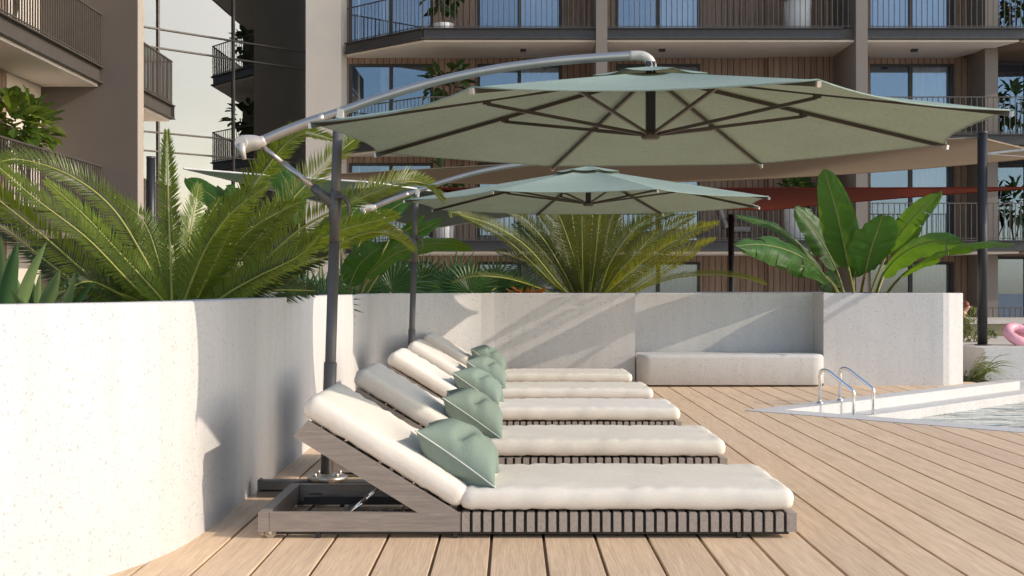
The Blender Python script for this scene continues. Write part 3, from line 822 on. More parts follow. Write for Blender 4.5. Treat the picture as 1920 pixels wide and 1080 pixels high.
for q in range(9):
    a = R(-62 + q * 15.5 + rg.uniform(-4, 4)); l_ = rg.uniform(150, 230)
    ps = [(340 + math.sin(a) * 40 + math.sin(a) * l_ * t * 1.25, 596 - math.cos(a) * l_ * t * (1.1 - .22 * t) - 10 * t) for t in (0, .35, .7, 1)]
    fr(8.5 + rg.uniform(0, .4), (rg.uniform(-.4, .4), -1, .2), 1.0, *ps, mat='frond_dark')
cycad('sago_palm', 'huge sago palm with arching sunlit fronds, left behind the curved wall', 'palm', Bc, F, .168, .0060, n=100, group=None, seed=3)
# center sago palm
F = []; 
def fc(D1, face, L, *ps, vf=.2, mat=None):
    q = pxp(15.7, D1, *ps); F.append((q, V(*face), L, vf) + ((mat,) if mat else ()))
fc(14.2, (.2, -.8, .6), .75, (1075, 560), (1045, 530), (990, 465), (930, 425), (870, 405), (848, 402))
fc(13.9, (.2, -.8, .6), .7, (1070, 560), (1030, 525), (950, 450), (880, 412), (850, 398), (846, 408))
fc(15.4, (.3, -.9, .3), .8, (1080, 560), (1062, 520), (1020, 450), (980, 410), (945, 390))
fc(15.6, (.2, -1, .1), .95, (1090, 560), (1068, 500), (1045, 430), (1010, 388))
fc(15.2, (.2, -1, .1), 1.0, (1095, 560), (1078, 490), (1050, 410), (1030, 387), vf=.05)
fc(15.0, (0, -1, .1), 1.05, (1093, 560), (1092, 490), (1091, 420), (1088, 383), vf=.03)
fc(15.3, (-.1, -1, .1), 1.0, (1105, 560), (1115, 490), (1122, 420), (1126, 383), vf=.05)
fc(15.6, (-.2, -1, .1), .95, (1110, 560), (1128, 490), (1143, 420), (1158, 384), vf=.05)
fc(16.2, (0, -1, .1), 1.0, (1095, 560), (1080, 460), (1070, 380), (1066, 345), vf=.05)
fc(16.4, (0, -1, .1), 1.0, (1105, 560), (1108, 460), (1114, 370), (1125, 335), vf=.05)
fc(15.1, (-.2, -.9, .4), .95, (1125, 560), (1160, 510), (1205, 465), (1260, 425), (1300, 405))
fc(14.0, (-.2, -.9, .4), 1.0, (1130, 560), (1170, 525), (1225, 485), (1290, 440), (1345, 420))
fc(15.2, (-.2, -.9, .4), .9, (1120, 560), (1140, 500), (1180, 440), (1230, 410), (1265, 400))
fc(13.9, (-.1, -.9, .4), .9, (1140, 562), (1180, 545), (1235, 510), (1300, 470), (1340, 450))
fc(13.9, (0, -.5, .8), .7, (1140, 565), (1200, 542), (1270, 520), (1340, 515), (1400, 522), (1437, 534))
fc(13.9, (0, -.5, .8), .7, (1075, 565), (1010, 540), (950, 522), (890, 518), (850, 530))
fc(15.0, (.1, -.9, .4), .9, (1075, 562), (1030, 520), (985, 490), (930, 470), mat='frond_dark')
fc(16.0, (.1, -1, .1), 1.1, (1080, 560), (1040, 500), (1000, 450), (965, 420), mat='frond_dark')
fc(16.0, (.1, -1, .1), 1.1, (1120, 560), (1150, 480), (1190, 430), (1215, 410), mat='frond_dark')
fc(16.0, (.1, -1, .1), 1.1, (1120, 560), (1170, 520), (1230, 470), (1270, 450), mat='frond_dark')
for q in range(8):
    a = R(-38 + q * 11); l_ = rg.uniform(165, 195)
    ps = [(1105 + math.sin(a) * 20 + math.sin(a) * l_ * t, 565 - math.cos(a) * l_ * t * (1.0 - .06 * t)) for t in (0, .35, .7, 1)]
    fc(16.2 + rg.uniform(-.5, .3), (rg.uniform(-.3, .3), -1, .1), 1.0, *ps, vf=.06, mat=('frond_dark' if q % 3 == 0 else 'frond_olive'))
cycad('sago_palm', 'sago palm with upright olive fronds behind the middle of the back wall', 'palm', at(1105, 560, 15.7), F, .205, .0068, n=70, mats=('frond_olive', 'rachis'), rr=.012, seed=5)

def blade(mb, pts, W, face, n=26, splits=3, seed=0, fold=.25, droop=.15, curl=0.0, tipround=.5, petiole=None, pr=.02):
    """broad leaf with midrib along pts; uv.x along, uv.y = distance from rib"""
    rng = random.Random(seed); C = crv(pts, n); face = Vector(face); NA = 5
    if petiole is not None:
        mb.cur = 1; pc_ = crv([petiole, (Vector(petiole) + C[0]) / 2 + V(0, 0, .02), C[0]], 6); mb.tube(pc_, [pr, pr * .9, pr * .85, pr * .8, pr * .75, pr * .7, pr * .62], 7)
    mb.cur = 1; mb.tube(C[::2], [pr * .55 * (1 - .8 * i / len(C[::2])) for i in range(len(C[::2]))], 5)
    mb.cur = 0; mb.smooth = True
    for sgn in (-1, 1):
        cuts = sorted(rng.sample(range(3, n - 2), splits)) if splits else []
        segs = []; a = 0
        for c in cuts + [n]: segs.append((a, c)); a = c
        for (a, c) in segs:
            tw = rng.uniform(-.10, .10) if splits else 0; lf = rng.uniform(.86, 1.03) if splits else 1; dp = droop + rng.uniform(-.08, .12) * (1 if splits else 0)
            b = len(mb.v)
            for i in range(a, c + 1):
                t = i / n; p = C[i]; tg = (C[min(i + 1, n)] - C[max(i - 1, 0)]).normalized()
                Fv = (face - tg * face.dot(tg)).normalized(); S = tg.cross(Fv) * sgn
                env = (max(0, math.sin(math.pi * min(1, (t * .97 + .03)) ** .9))) ** (tipround - .06)
                if splits and i == a and a: env *= .96
                for j in range(NA + 1):
                    v = j / NA; wv = W / 2 * env * lf * v
                    wob = .045 * W / .4 * noise.noise(Vector((t * 7, sgn * 3 + v * 2, seed))) + .012 * math.sin(t * 60 + seed) * W / .4 * noise.noise(Vector((t * 3, seed, 1)))
                    q = p + S * wv * math.cos(fold) + Fv * (wv * math.sin(fold) - dp * W * v * v * env + wob * v) + tg * (tw * W * v * v + .12 * W * v * (1 - t) * env)
                    q.z -= curl * W * v * v
                    k = mb.V(q); mb.uv[k] = (t, v)
            for i in range(c - a):
                for j in range(NA):
                    q = (b + i * (NA + 1) + j, b + i * (NA + 1) + j + 1, b + (i + 1) * (NA + 1) + j + 1, b + (i + 1) * (NA + 1) + j)
                    mb.F(*(q if sgn > 0 else q[::-1]))
    mb.smooth = False
def banana(name, label, base, leaves, W=1.0, seed=0):
    root = empty(name, base, label, 'plant')
    for i, lf in enumerate(leaves):
        mb = MB(); blade(mb, lf['p'], lf['w'], lf.get('f', (0, -1, .3)), splits=lf.get('s', 2), seed=seed + i, fold=lf.get('fold', .2), droop=lf.get('d', .12), petiole=lf.get('pet', None), pr=lf.get('pr', .022), tipround=lf.get('tr', .5))
        under(root, mb.build('leaf', [M['banana'], M['stalk']]))
    return root
D = 15.6; k16 = D / FPX
def bl(D0, D1, w_, f, s, pet, *ps, **kw):
    dct = dict(p=pxp(D0, D1, *ps), w=w_ * k16, f=f, s=s, pet=at(pet[0], pet[1], 15.6)); dct.update(kw); return dct
banana('bird_of_paradise', 'broad leaved bird of paradise plant behind the right end of the back wall', at(1600, 562, 15.6), [
 bl(15.5, 15.3, 68, (-.25, -1, .1), 0, (1602, 562), (1590, 500), (1580, 450), (1566, 390), (1545, 316), d=.1),
 bl(15.1, 14.6, 90, (.2, -1, .35), 0, (1613, 562), (1622, 512), (1632, 470), (1644, 435), (1655, 402), d=.1),
 bl(15.9, 15.7, 60, (.5, -.9, .2), 1, (1585, 562), (1568, 505), (1548, 465), (1522, 425), (1492, 388), d=.1),
 bl(15.6, 15.2, 48, (-.5, -.9, .3), 3, (1628, 562), (1665, 470), (1690, 435), (1720, 400), (1762, 360), d=.1),
 bl(15.2, 14.0, 66, (.15, -.75, .7), 4, (1572, 562), (1556, 528), (1520, 492), (1470, 467), (1420, 458), (1378, 462), d=.25),
 bl(16.1, 15.8, 26, (.3, -.8, .5), 1, (1580, 562), (1540, 510), (1500, 465), (1450, 425), (1377, 404)),
 bl(15.3, 14.2, 52, (-.3, -.8, .6), 1, (1640, 562), (1655, 515), (1680, 485), (1715, 462), (1760, 450), (1806, 455), d=.2),
 bl(15.2, 13.9, 36, (-.1, -.6, .8), 5, (1655, 562), (1693, 515), (1730, 488), (1780, 467), (1840, 456), (1900, 458), d=.3),
 bl(15.9, 15.7, 40, (-.4, -.9, .3), 2, (1640, 562), (1672, 482), (1695, 450), (1730, 405)),
 bl(15.8, 15.3, 44, (.2, -.8, .6), 3, (1578, 562), (1552, 520), (1510, 500), (1443, 486), d=.3),
 bl(16.2, 16.0, 60, (0, -1, .2), 1, (1600, 562), (1600, 520), (1612, 480), (1630, 440)),
 bl(16.2, 16.0, 50, (0, -1, .2), 1, (1590, 562), (1575, 540), (1555, 530), (1535, 540)),
], seed=20)
# left banana group between the two poles
D = 13.6; k9 = D / FPX
def bm(D0, D1, w_, f, s, pet, *ps, **kw):
    dct = dict(p=pxp(D0 + 4, D1 + 4, *ps), w=w_ * k9, f=f, s=s, pet=at(pet[0], pet[1], 13.8), pr=.018); dct.update(kw); return dct
banana('banana_plant', 'dark leaved banana plant between the two umbrella poles', at(660, 575, 13.8), [
 bm(9.6, 9.8, 52, (0, -1, .4), 1, (655, 575), (668, 470), (690, 430), (730, 395), (780, 366), d=.1),
 bm(9.6, 9.9, 48, (.3, -1, .2), 0, (640, 575), (640, 460), (650, 420), (672, 388), (690, 395), d=.1),
 bm(9.4, 9.0, 40, (.1, -.8, .7), 0, (665, 575), (688, 520), (735, 480), (790, 460), (840, 456), (888, 468), d=.2),
 bm(9.9, 9.9, 26, (0, -.7, .7), 1, (665, 575), (730, 450), (765, 430), (795, 405)),
 bm(10., 10., 34, (0, -.9, .5), 1, (672, 575), (745, 465), (775, 440), (828, 412)),
 bm(9.5, 9.4, 60, (.2, -1, .2), 1, (640, 575), (655, 535), (675, 495), (715, 460)),
 bm(9.9, 9.9, 44, (.2, -1, .2), 0, (650, 575), (700, 520), (720, 480), (760, 450)),
 bm(10.2, 10.4, 60, (.4, -1, .1), 1, (560, 575), (560, 420), (550, 370), (530, 330), (512, 300)),
 bm(10.2, 10.2, 44, (-.2, -1, .2), 1, (600, 575), (600, 480), (612, 430), (640, 405)),
], seed=60)
banana('banana_plant', 'shaded banana plant seen through the big left sago palm', at(430, 575, 13.8), [
 bm(10.4, 10.4, 50, (0, -1, .4), 2, (430, 575), (440, 440), (420, 390), (380, 355), (350, 335)),
 bm(10.4, 10.4, 50, (0, -1, .4), 2, (430, 575), (450, 430), (445, 380), (425, 350)),
 bm(10.6, 10.6, 60, (0, -1, .4), 2, (430, 575), (410, 520), (390, 450), (395, 400)),
], seed=90)

def fan(mb, c, ax, nrm, r, n=30, spread=300, seed=0, wj=1.0):
    rng = random.Random(seed); ax = Vector(ax).normalized(); nrm = Vector(nrm); nrm = (nrm - ax * nrm.dot(ax)).normalized(); sd = ax.cross(nrm)
    st = R(spread) / n
    for i in range(n):
        a = -R(spread) / 2 + st * (i + .5) + R(rng.uniform(-1.5, 1.5)); rr = r * rng.uniform(.88, 1.05) * (1 - .15 * abs(a) / math.pi)
        dv = ax * math.cos(a) + sd * math.sin(a); sv = -ax * math.sin(a) + sd * math.cos(a)
        w_ = math.tan(st / 2) * rr * .5 * wj
        b = len(mb.v); dip = nrm * -.03 * r
        m1 = c + dv * rr * .5 + nrm * .03 * r; tip = c + dv * rr + nrm * rng.uniform(-.12, .02) * r + V(0, 0, -.06 * r)
        for q in (c, m1 + sv * w_ + dip, m1, m1 - sv * w_ + dip, tip): mb.v.append(tuple(q))
        mb.F(b, b + 1, b + 2); mb.F(b, b + 2, b + 3); mb.F(b + 2, b + 1, b + 4); mb.F(b + 3, b + 2, b + 4)
def fan_palm(label, base, fans, seed=0):
    root = empty('fan_palm', base, label, 'palm')
    for i, (px, py, DD, ax, nr, rpx) in enumerate(fans):
        c = at(px, py, DD); mb = MB(); mb.cur = 1; mb.tube(crv([Vector(base), (Vector(base) + c) / 2 + V(0, 0, .03), c], 6), .008, 6); mb.cur = 0
        fan(mb, c, ax, nr, rpx * DD / FPX, seed=seed + i); under(root, mb.build('fan_leaf', [M['fan'], M['stalk']]))
fan_palm('low fan palm with round pleated leaves right behind the front umbrella pole', at(735, 575, 15.6), [
 (735, 543, 15.4, (0, 0, 1), (.1, -1, .25), 98), (790, 540, 15.9, (.5, 0, 1), (0, -1, .3), 80), (672, 548, 15.2, (-.7, 0, .8), (.1, -1, .4), 75), (850, 545, 16.2, (.5, 0, .9), (0, -1, .5), 90), (700, 520, 16, (-.2, 0, 1), (.2, -1, .2), 85)], 3)
fan_palm('dark fan palm left of the center sago palm', at(900, 570, 14.9), [
 (880, 545, 15, (-.3, 0, 1), (0, -1, .4), 75), (930, 540, 15.2, (.4, 0, .8), (0, -1, .4), 70), (850, 548, 15, (-.9, 0, .5), (0, -1, .6), 70), (965, 548, 15.2, (.6, 0, .6), (0, -1, .5), 60)], 13)
fan_palm('bright green fan palm peeking over the wall behind the left sago palm', at(600, 578, 11.6), [
 (575, 560, 11.5, (-.8, 0, .6), (0, -1, .5), 75), (610, 565, 11.5, (.3, 0, .9), (0, -1, .5), 80), (560, 566, 11.8, (-.4, 0, .8), (0, -1, .5), 60)], 23)

def spear(mb, base, tip, w_, face, bend=.0, n=8):
    base, tip = Vector(base), Vector(tip); face = Vector(face); b0 = len(mb.v); mb.smooth = True
    for i in range(n + 1):
        t = i / n; p = base.lerp(tip, t) + face * bend * math.sin(math.pi * t) ; tg = (tip - base).normalized()
        S = tg.cross((face - tg * face.dot(tg)).normalized()).normalized(); Fv = S.cross(tg)
        env = (.75 + .5 * t) * (1 - max(0, t - .35) / .65) ** .8 if t < 1 else 0
        for j in (-1, -.5, 0, .5, 1):
            mb.v.append(tuple(p + S * j * w_ / 2 * env - Fv * (.25 * w_ * env * (j * j))))
    for i in range(n):
        for j in range(4): mb.F(b0 + i * 5 + j, b0 + i * 5 + j + 1, b0 + (i + 1) * 5 + j + 1, b0 + (i + 1) * 5 + j)
    mb.smooth = False
def agave(label, base, blades, dark=False):
    root = empty('agave', base, label, 'plant')
    for i, (tx, ty, bx, by, w_, D_, dk_) in enumerate(blades):
        mb = MB(); c0 = at(bx, by, D_); c1 = at(tx, ty, D_ - .1); spear(mb, c0, c1, w_ * D_ / FPX, (.9 - .5 * (i % 3), -.7, .3), bend=-.02)
        under(root, mb.build('blade', M['agave_dark'] if dk_ else M['agave']))
D5 = 5.35
agave('pale green agave with spiky blades at the far left behind the wall', at(60, 600, 5.4), [
 (88, 452, 40, 590, 30, 5.2, 0), (33, 452, 8, 590, 34, 5.15, 1), (2, 440, -15, 590, 30, 5.3, 0), (20, 470, 10, 590, 20, 5.45, 0), (113, 505, 78, 590, 30, 5.2, 0), (140, 508, 108, 590, 26, 5.25, 0),
 (77, 508, 82, 590, 22, 5.45, 0), (28, 515, 55, 590, 22, 5.4, 0), (123, 518, 122, 590, 16, 5.4, 1), (180, 525, 135, 592, 24, 5.3, 1), (60, 520, 70, 590, 24, 5.5, 1), (18, 540, 36, 590, 22, 5.1, 0), (98, 530, 100, 590, 16, 5.5, 0)])

def leafy(mb, c, rad, n, ls, rng, stretch=(1, 1, 1), asp=.5):
    for _ in range(n):
        while True:
            q = V(rng.uniform(-1, 1), rng.uniform(-1, 1), rng.uniform(-1, 1))
            if .25 < q.length < 1: break
        p = Vector(c) + V(q.x * rad * stretch[0], q.y * rad * stretch[1], q.z * rad * stretch[2])
        dv = (q.normalized() + V(rng.uniform(-.6, .6), rng.uniform(-.6, .6), rng.uniform(-.4, .5))).normalized(); S = dv.cross(V(rng.uniform(-.3, .3), rng.uniform(-.3, .3), 1)).normalized(); N_ = S.cross(dv)
        l = ls * rng.uniform(.7, 1.2); b = len(mb.v)
        for a, s2, h in ((0, 0, 0), (.35, asp * .8, .1), (.7, asp, .05), (1, 0, -.12), (.7, -asp, .05), (.35, -asp * .8, .1), (.5, 0, -.03)):
            mb.v.append(tuple(p + dv * a * l + S * s2 * l * .5 + N_ * h * l))
        for i, j in ((0, 1), (1, 2), (2, 3), (3, 4), (4, 5), (5, 0)): mb.F(b + i, b + j, b + 6)
def shrub(name, label, base, top, rad, n, ls, mat='shrub', pot=None, seed=0, stretch=(1, 1, .8), cat='plant', group=None, asp=.5, stems=3):
    rng = random.Random(seed); base = Vector(base)
    root = empty(name, base, label, cat, group)
    st = MB()
    for q in range(stems):
        e_ = Vector(top) + V(rng.uniform(-.5, .5) * rad, rng.uniform(-.5, .5) * rad, 0); st.tube(crv([base, (base + e_) / 2 + V(rng.uniform(-.1, .1) * rad, 0, 0), e_], 5), .018 * rad / .5, 5)
    under(root, st.build('stem', M['bark']))
    cr = MB(); leafy(cr, top, rad, n, ls, rng, stretch, asp); under(root, cr.build('foliage', M[mat]))
    return root
# strap-leaved clump at the pool end of the wall
rng = random.Random(4)
sp_root = empty('strap_leaf_plant', at(1800, 718, 15.1), 'arching strap leaved plant at the right end of the planter wall by the pool', 'plant')
for i in range(36):
    mb = MB(); a = rng.uniform(-.7, .9); b_ = at(rng.uniform(1812, 1832), 716, 15.45 + rng.uniform(-.1, .1)); ln_ = rng.uniform(.3, .62)
    tip = b_ + V(ln_ * rng.uniform(.3, 1), rng.uniform(-.3, .15), ln_ * rng.uniform(.1, .75)); mid = (b_ + tip) / 2 + V(0, 0, .12)
    C = crv([b_, mid, tip], 8); k0 = len(mb.v)
    for j, p in enumerate(C):
        w_ = .019 * (1 - (j / 8) ** 2.5) + .001; mb.v += [tuple(p + V(.3, .8, .4).normalized() * w_), tuple(p - V(.3, .8, .4).normalized() * w_ + V(0, 0, .004))]
    for j in range(8): mb.F(k0 + 2 * j, k0 + 2 * j + 1, k0 + 2 * j + 3, k0 + 2 * j + 2)
    under(sp_root, mb.build('leaf', M['strap']))
tag(shrub('ground_cover', 'x', at(1822, 716, 15.5), at(1825, 708, 15.5), .16, 260, .03, 'fig', seed=9, stretch=(1.3, 1, .5)), 'tiny leaved green ground cover below the strap leaved plant', 'plant')
shrub('shrub', 'bushy shrub with long leaves behind the right end of the wall', at(1825, 650, 17.4), at(1822, 618, 17.4), .22, 240, .1, 'strap', seed=8, asp=.2, stretch=(.8, 1, 1.2))
shrub('shrub', 'small dark shrub right of the tall black sail pole', at(1856, 650, 18.6), at(1856, 636, 18.6), .12, 130, .06, 'shrub', seed=18, asp=.4)
shrub('shrub', 'low dark ground shrub in front of the olive wall', at(1880, 652, 18.9), at(1878, 648, 18.9), .2, 220, .04, 'shrub', seed=28, asp=.4, stretch=(1.5, .5, .3))
ob = empty('bromeliad', at(985, 560, 15.1), 'orange leaved bromeliad poking over the wall left of the center palm', 'plant')
rng = random.Random(2)
for i in range(14):
    mb = MB(); b_ = at(985 + rng.uniform(-12, 12), 560, 15.1); tp = at(985 + rng.uniform(-50, 45), 536 + rng.uniform(0, 9), 15.0); spear(mb, b_, tp, .05, (0, -1, .3)); under(ob, mb.build('leaf', M['orange']))

# ================================================================== SAILS AND POLES
def sailpole(label, px, D_, py_top, w_, z0):
    p = at(px, 540, D_); mb = MB(); zt = at(px, py_top, D_).z
    r = empty('sail_pole', (p.x, p.y, z0), label, 'pole')
    mb.tube([(p.x, p.y, z0 + .012), (p.x, p.y, zt)], w_ / 2, 20); under(r, mb.build('post', M['black']))
    c = MB(); c.lathe([(w_ / 2 + .004, -.02), (w_ / 2 + .004, .004), (0, .006)], (p.x, p.y, zt), 20); under(r, c.build('cap', M['steel']))
    f = MB(); f.lathe([(0, .014), (w_ * .8, .014), (w_ * .85, .0)], (p.x, p.y, z0), 24); under(r, f.build('base_plate', M['steel']))
sailpole('tall thick black steel pole at the right, standing on the low white wall', 1842, 16.3, 247, .125, .40)
sailpole('thin black steel pole left of the bird of paradise plant', 1371, 23, 402, .11, -.62)
sailpole('black steel pole left of the upright sago frond', 283, 16.4, 294, .115, HW - .09)
def sail(name, label, corners, mat, sag=.3, edge_sag=.06, trim=None, n=16, drop=0):
    A, B, C_, D_ = [Vector(c) for c in corners]; mb = MB(); mb.smooth = True
    def sp(u, v):
        uu = u; vv = v
        p = A.lerp(B, uu).lerp(D_.lerp(C_, uu), vv)
        cen = (A + B + C_ + D_) / 4
        pull = edge_sag * (4 * uu * (1 - uu) * (abs(2 * vv - 1) ** 3) + 4 * vv * (1 - vv) * (abs(2 * uu - 1) ** 3))
        p = p.lerp(cen, pull); p.z -= sag * 16 * uu * (1 - uu) * vv * (1 - vv) + drop * 4 * uu * (1 - uu) * vv; return p
    for i in range(n + 1):
        for j in range(n + 1): mb.v.append(tuple(sp(i / n, j / n)))
    for i in range(n):
        for j in range(n): mb.F(i * (n + 1) + j, (i + 1) * (n + 1) + j, (i + 1) * (n + 1) + j + 1, i * (n + 1) + j + 1)
    r = empty(name, A, label, 'shade sail'); under(r, mb.build('fabric', M[mat]))
    h = MB()
    ring = [sp(i / n, 0) for i in range(n)] + [sp(1, j / n) for j in range(n)] + [sp(1 - i / n, 1) for i in range(n)] + [sp(0, 1 - j / n) for j in range(n)]
    h.tube(ring + [ring[0]], .014, 6, cap=False); under(r, h.build('hem', M[trim or mat]))
sail('shade_sail', 'big beige shade sail stretched behind the front umbrella to the right pole', [at(632, 327, 20), at(1836, 258, 16.3), at(1975, 292, 28), at(634, 337, 27)], 'sail_beige', .05, .0, drop=.30)
sail('shade_sail', 'beige shade sail with a pale curved edge right of the tall pole', [at(1852, 288, 16.4), at(2100, 260, 15), at(2500, 240, 20), at(1990, 300, 24)], 'sail_beige', .1, .04, 'white_trim')
sail('shade_sail', 'rust red shade sail stretched low across the courtyard', [at(560, 352, 20), at(1940, 352, 16.6), at(1445, 394, 27), at(720, 380, 27)], 'sail_red', .02, .05)
sail('shade_sail', 'dark green shade sail behind the left sago palm', [at(345, 316, 17), at(700, 342, 17.5), at(1060, 392, 25), at(800, 430, 25)], 'sail_green', .05, .03, 'white_trim')
sail('shade_sail', 'tiny looking pale mint shade sail over the leftmost lower window', [at(672, 343, 29), at(674, 346, 30), at(720, 364, 31), at(705, 358, 30)], 'canopy', .02, .02)

# right-hand low walls
lw = MB(); rbx = (5.92, 14, 15.62, 19.5); lw.box(rbx[0], rbx[1], rbx[2], rbx[3], -.05, .40)
lwo = tag(lw.build('low_wall', M['pool'], loc=(6, 15.6, 0)), 'low white block wall right of the planter, by the pool', 'wall')
gp = MB(); gp.box(5.44, 5.915, 15.3, 19.5, -.4, .002); tag(gp.build('planting_bed', M['soil'], loc=(5.6, 16, 0)), kind='structure')
ow = MB(); ow.box(7.2, 16, 19.6, 19.9, -.62, .585); ow2 = MB(); ow2.box(7.15, 16, 19.55, 20.8, .587, .66)
owr = empty('courtyard_wall', (7.2, 19.6, -.62), 'olive courtyard wall with a white cap right of the tall pole', 'wall')
under(owr, ow.build('wall_face', M['olive'])); under(owr, ow2.build('coping', M['pool']))
# pink swim ring
fl = MB(); fl.smooth = True; Rm, rm = .15, .068; NS, NT_ = 40, 18
for i in range(NS):
    a = 2 * math.pi * i / NS
    for j in range(NT_):
        b_ = 2 * math.pi * j / NT_; r_ = rm * (1 + .03 * math.sin(a * 12)); fl.v.append(((Rm + r_ * math.cos(b_)) * math.cos(a), (Rm + r_ * math.cos(b_)) * math.sin(a), r_ * math.sin(b_)))
for i in range(NS):
    for j in range(NT_):
        fl.F(i * NT_ + j, ((i + 1) % NS) * NT_ + j, ((i + 1) % NS) * NT_ + (j + 1) % NT_, i * NT_ + (j + 1) % NT_)
fo = fl.build('swim_ring', M['pink']); tag(fo, 'pink inflatable swim ring lying tilted on the low white wall', 'swim ring')
fo.location = (6.66, 16.4, .40 + .135); fo.rotation_euler = (R(38), R(8), R(10))

# ================================================================== MAIN BUILDING
YF_, YW = 37.8, 40.6
FL = [-.62, 2.60, 5.82, 9.03, 12.25, 15.45]
mainb = empty('apartment_building', (5, YW, -.62), 'wide apartment building with timber cladding, dark balconies and tall windows', 'building')
def PB(name, mb, mat, parent=None):
    o = mb.build(name, mat)
    if parent is None: return under(mainb, o)
    o.parent = parent; o.location = -(mainb.location); return o
def P_under(parent, o, root):
    o.parent = parent; o.location = Vector((0, 0, 0)); return o
doors = [(-5.30, -2.57), (-1.13, 1.61), (3.38, 6.12), (11.57, 14.37)]
XL, XR = -5.36, 30
for fi in range(5):
    z0, z1 = FL[fi], FL[fi + 1]; sb_ = z1 - .40
    # cladding with door openings
    wl = MB(); xs = [XL] + [v for d_ in doors for v in d_] + [15.6]
    for a in range(0, len(xs), 2):
        x0, x1 = xs[a], xs[a + 1]
        if x0 < 8.3 < x1:
            wl.box(x0, 8.3, YW, YW + .2, z0, sb_ + .05); wl.box(8.303, x1, YW - .25, YW + .2, z0, sb_ + .05)
        elif x1 - x0 > .02: wl.box(x0, x1, YW, YW + .2, z0, sb_ + .05)
    zt = z0 + 2.62
    for (x0, x1) in doors: wl.box(x0, x1, YW + .002, YW + .2, zt, sb_ + .05)
    PB('timber_cladding', wl, M['clad'])
    for di, (x0, x1) in enumerate(doors):
        fm = MB(); fw = .09; y0, y1 = YW - .02, YW + .1
        fm.box(x0, x0 + fw, y0, y1, z0, zt); fm.box(x1 - fw, x1, y0, y1, z0, zt); fm.box(x0 + fw, x1 - fw, y0, y1, zt - fw, zt); fm.box(x0 + fw, x1 - fw, y0, y1, z0, z0 + .06)
        xm = (x0 + x1) / 2; fm.box(xm - .06, xm + .06, y0 + .01, y1, z0 + .06, zt - fw)
        fo_ = PB('glass_door', fm, M['frame'])
        for (a, b_) in ((x0 + fw, xm - .06), (xm + .06, x1 - fw)):
            gl = MB(); gl.box(a, b_, YW + .045, YW + .055, z0 + .06, zt - fw); P_under(fo_, gl.build('pane', M['glass']), mainb)
        cu = MB(); cu.smooth = True; cw = (xm + .05, x1 - .05) if (di + fi) % 4 != 2 else (x0 + .05, x1 - .05)
        if di == 0: cw = (x0 + 1.0, x0 + 1.35)
        nn = int((cw[1] - cw[0]) / .03); bb = 0
        for i in range(nn + 1):
            x = cw[0] + (cw[1] - cw[0]) * i / nn; y = YW + .28 + .045 * math.sin(x * 2 * math.pi / .17) + .015 * math.sin(x * 13)
            cu.v += [(x, y, z0 + .02), (x, y, zt - .02)]
        for i in range(nn): cu.F(2 * i, 2 * i + 2, 2 * i + 3, 2 * i + 1)
        P_under(fo_, cu.build('curtain', M['curtain']), mainb)
    # slab with chamfered left end
    sl1 = MB(); poly = [(-5.36, 40.25), (-2.67, YF_ + .09), (15.6, YF_ + .09), (XR, YF_ + 3.2), (XR, 46), (-5.36, 46)]
    poly[2] = (15.62, YF_ + .09)
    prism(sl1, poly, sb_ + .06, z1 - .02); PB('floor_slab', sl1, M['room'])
    so_ = MB(); prism(so_, [(-5.34, 40.3), (-2.66, YF_ + .12), (15.4, YF_ + .12), (14.3, YW + .3), (-5.34, YW + .3)], sb_, sb_ + .058); PB('soffit', so_, M['soffit'])
    # channel edge beam (web + flanges)
    ch = MB()
    for (a, b_) in (((-2.68, YF_), (2.54, YF_)), ((2.88, YF_), (10.0, YF_)), ((10.74, YF_), (15.62, YF_)), ((-5.36, 40.2), (-2.70, YF_ + .02))):
        A_ = V(a[0], a[1], 0); B_ = V(b_[0], b_[1], 0)
        ch.obox(A_ + V(0, .06, z1 - .17), B_ + V(0, .06, z1 - .17), .03, .30)
        ch.obox(A_ + V(0, .02, z1 - .012), B_ + V(0, .02, z1 - .012), .14, .03); ch.obox(A_ + V(0, .02, z1 - .315), B_ + V(0, .02, z1 - .315), .14, .03)
    PB('edge_beam', ch, M['steel'])
    # railings above this slab
    def rail(a, b_, z, mb):
        A_ = V(a[0], a[1], z); B_ = V(b_[0], b_[1], z); n_ = max(2, int((B_ - A_).length / .162))
        mb.obox(A_ + V(0, 0, 1.12), B_ + V(0, 0, 1.12), .045, .03); mb.obox(A_ + V(0, 0, .06), B_ + V(0, 0, .06), .03, .02)
        for i in range(n_ + 1):
            p = A_.lerp(B_, i / n_); mb.box(p.x - .011, p.x + .011, p.y - .011, p.y + .011, z, z + 1.11)
    if fi < 4:
        for seg in (((-5.3, 40.2), (-2.72, YF_ + .05)), ((-2.70, YF_ + .05), (2.52, YF_ + .05)), ((2.9, YF_ + .05), (10.36, YF_ + .05)), ((10.76, YF_ + .05), (15.6, YF_ + .05))):
            rl = MB(); rail(seg[0], seg[1], z1, rl); PB('balcony_railing', rl, M['bars'])
    for x in (.35, 4.7, 12.6):
        dl = MB(); dl.box(x - .09, x + .09, 39.0, 39.18, sb_ - .075, sb_ - .002); PB('downlight', dl, M['black'])
    # room backs
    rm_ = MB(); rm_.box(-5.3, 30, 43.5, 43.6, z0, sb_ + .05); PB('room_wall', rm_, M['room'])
# terrace railing on the ground floor
rl = MB(); rail((10.8, 36.5), (17.5, 36.5), -.55, rl); PB('terrace_railing', rl, M['bars'])
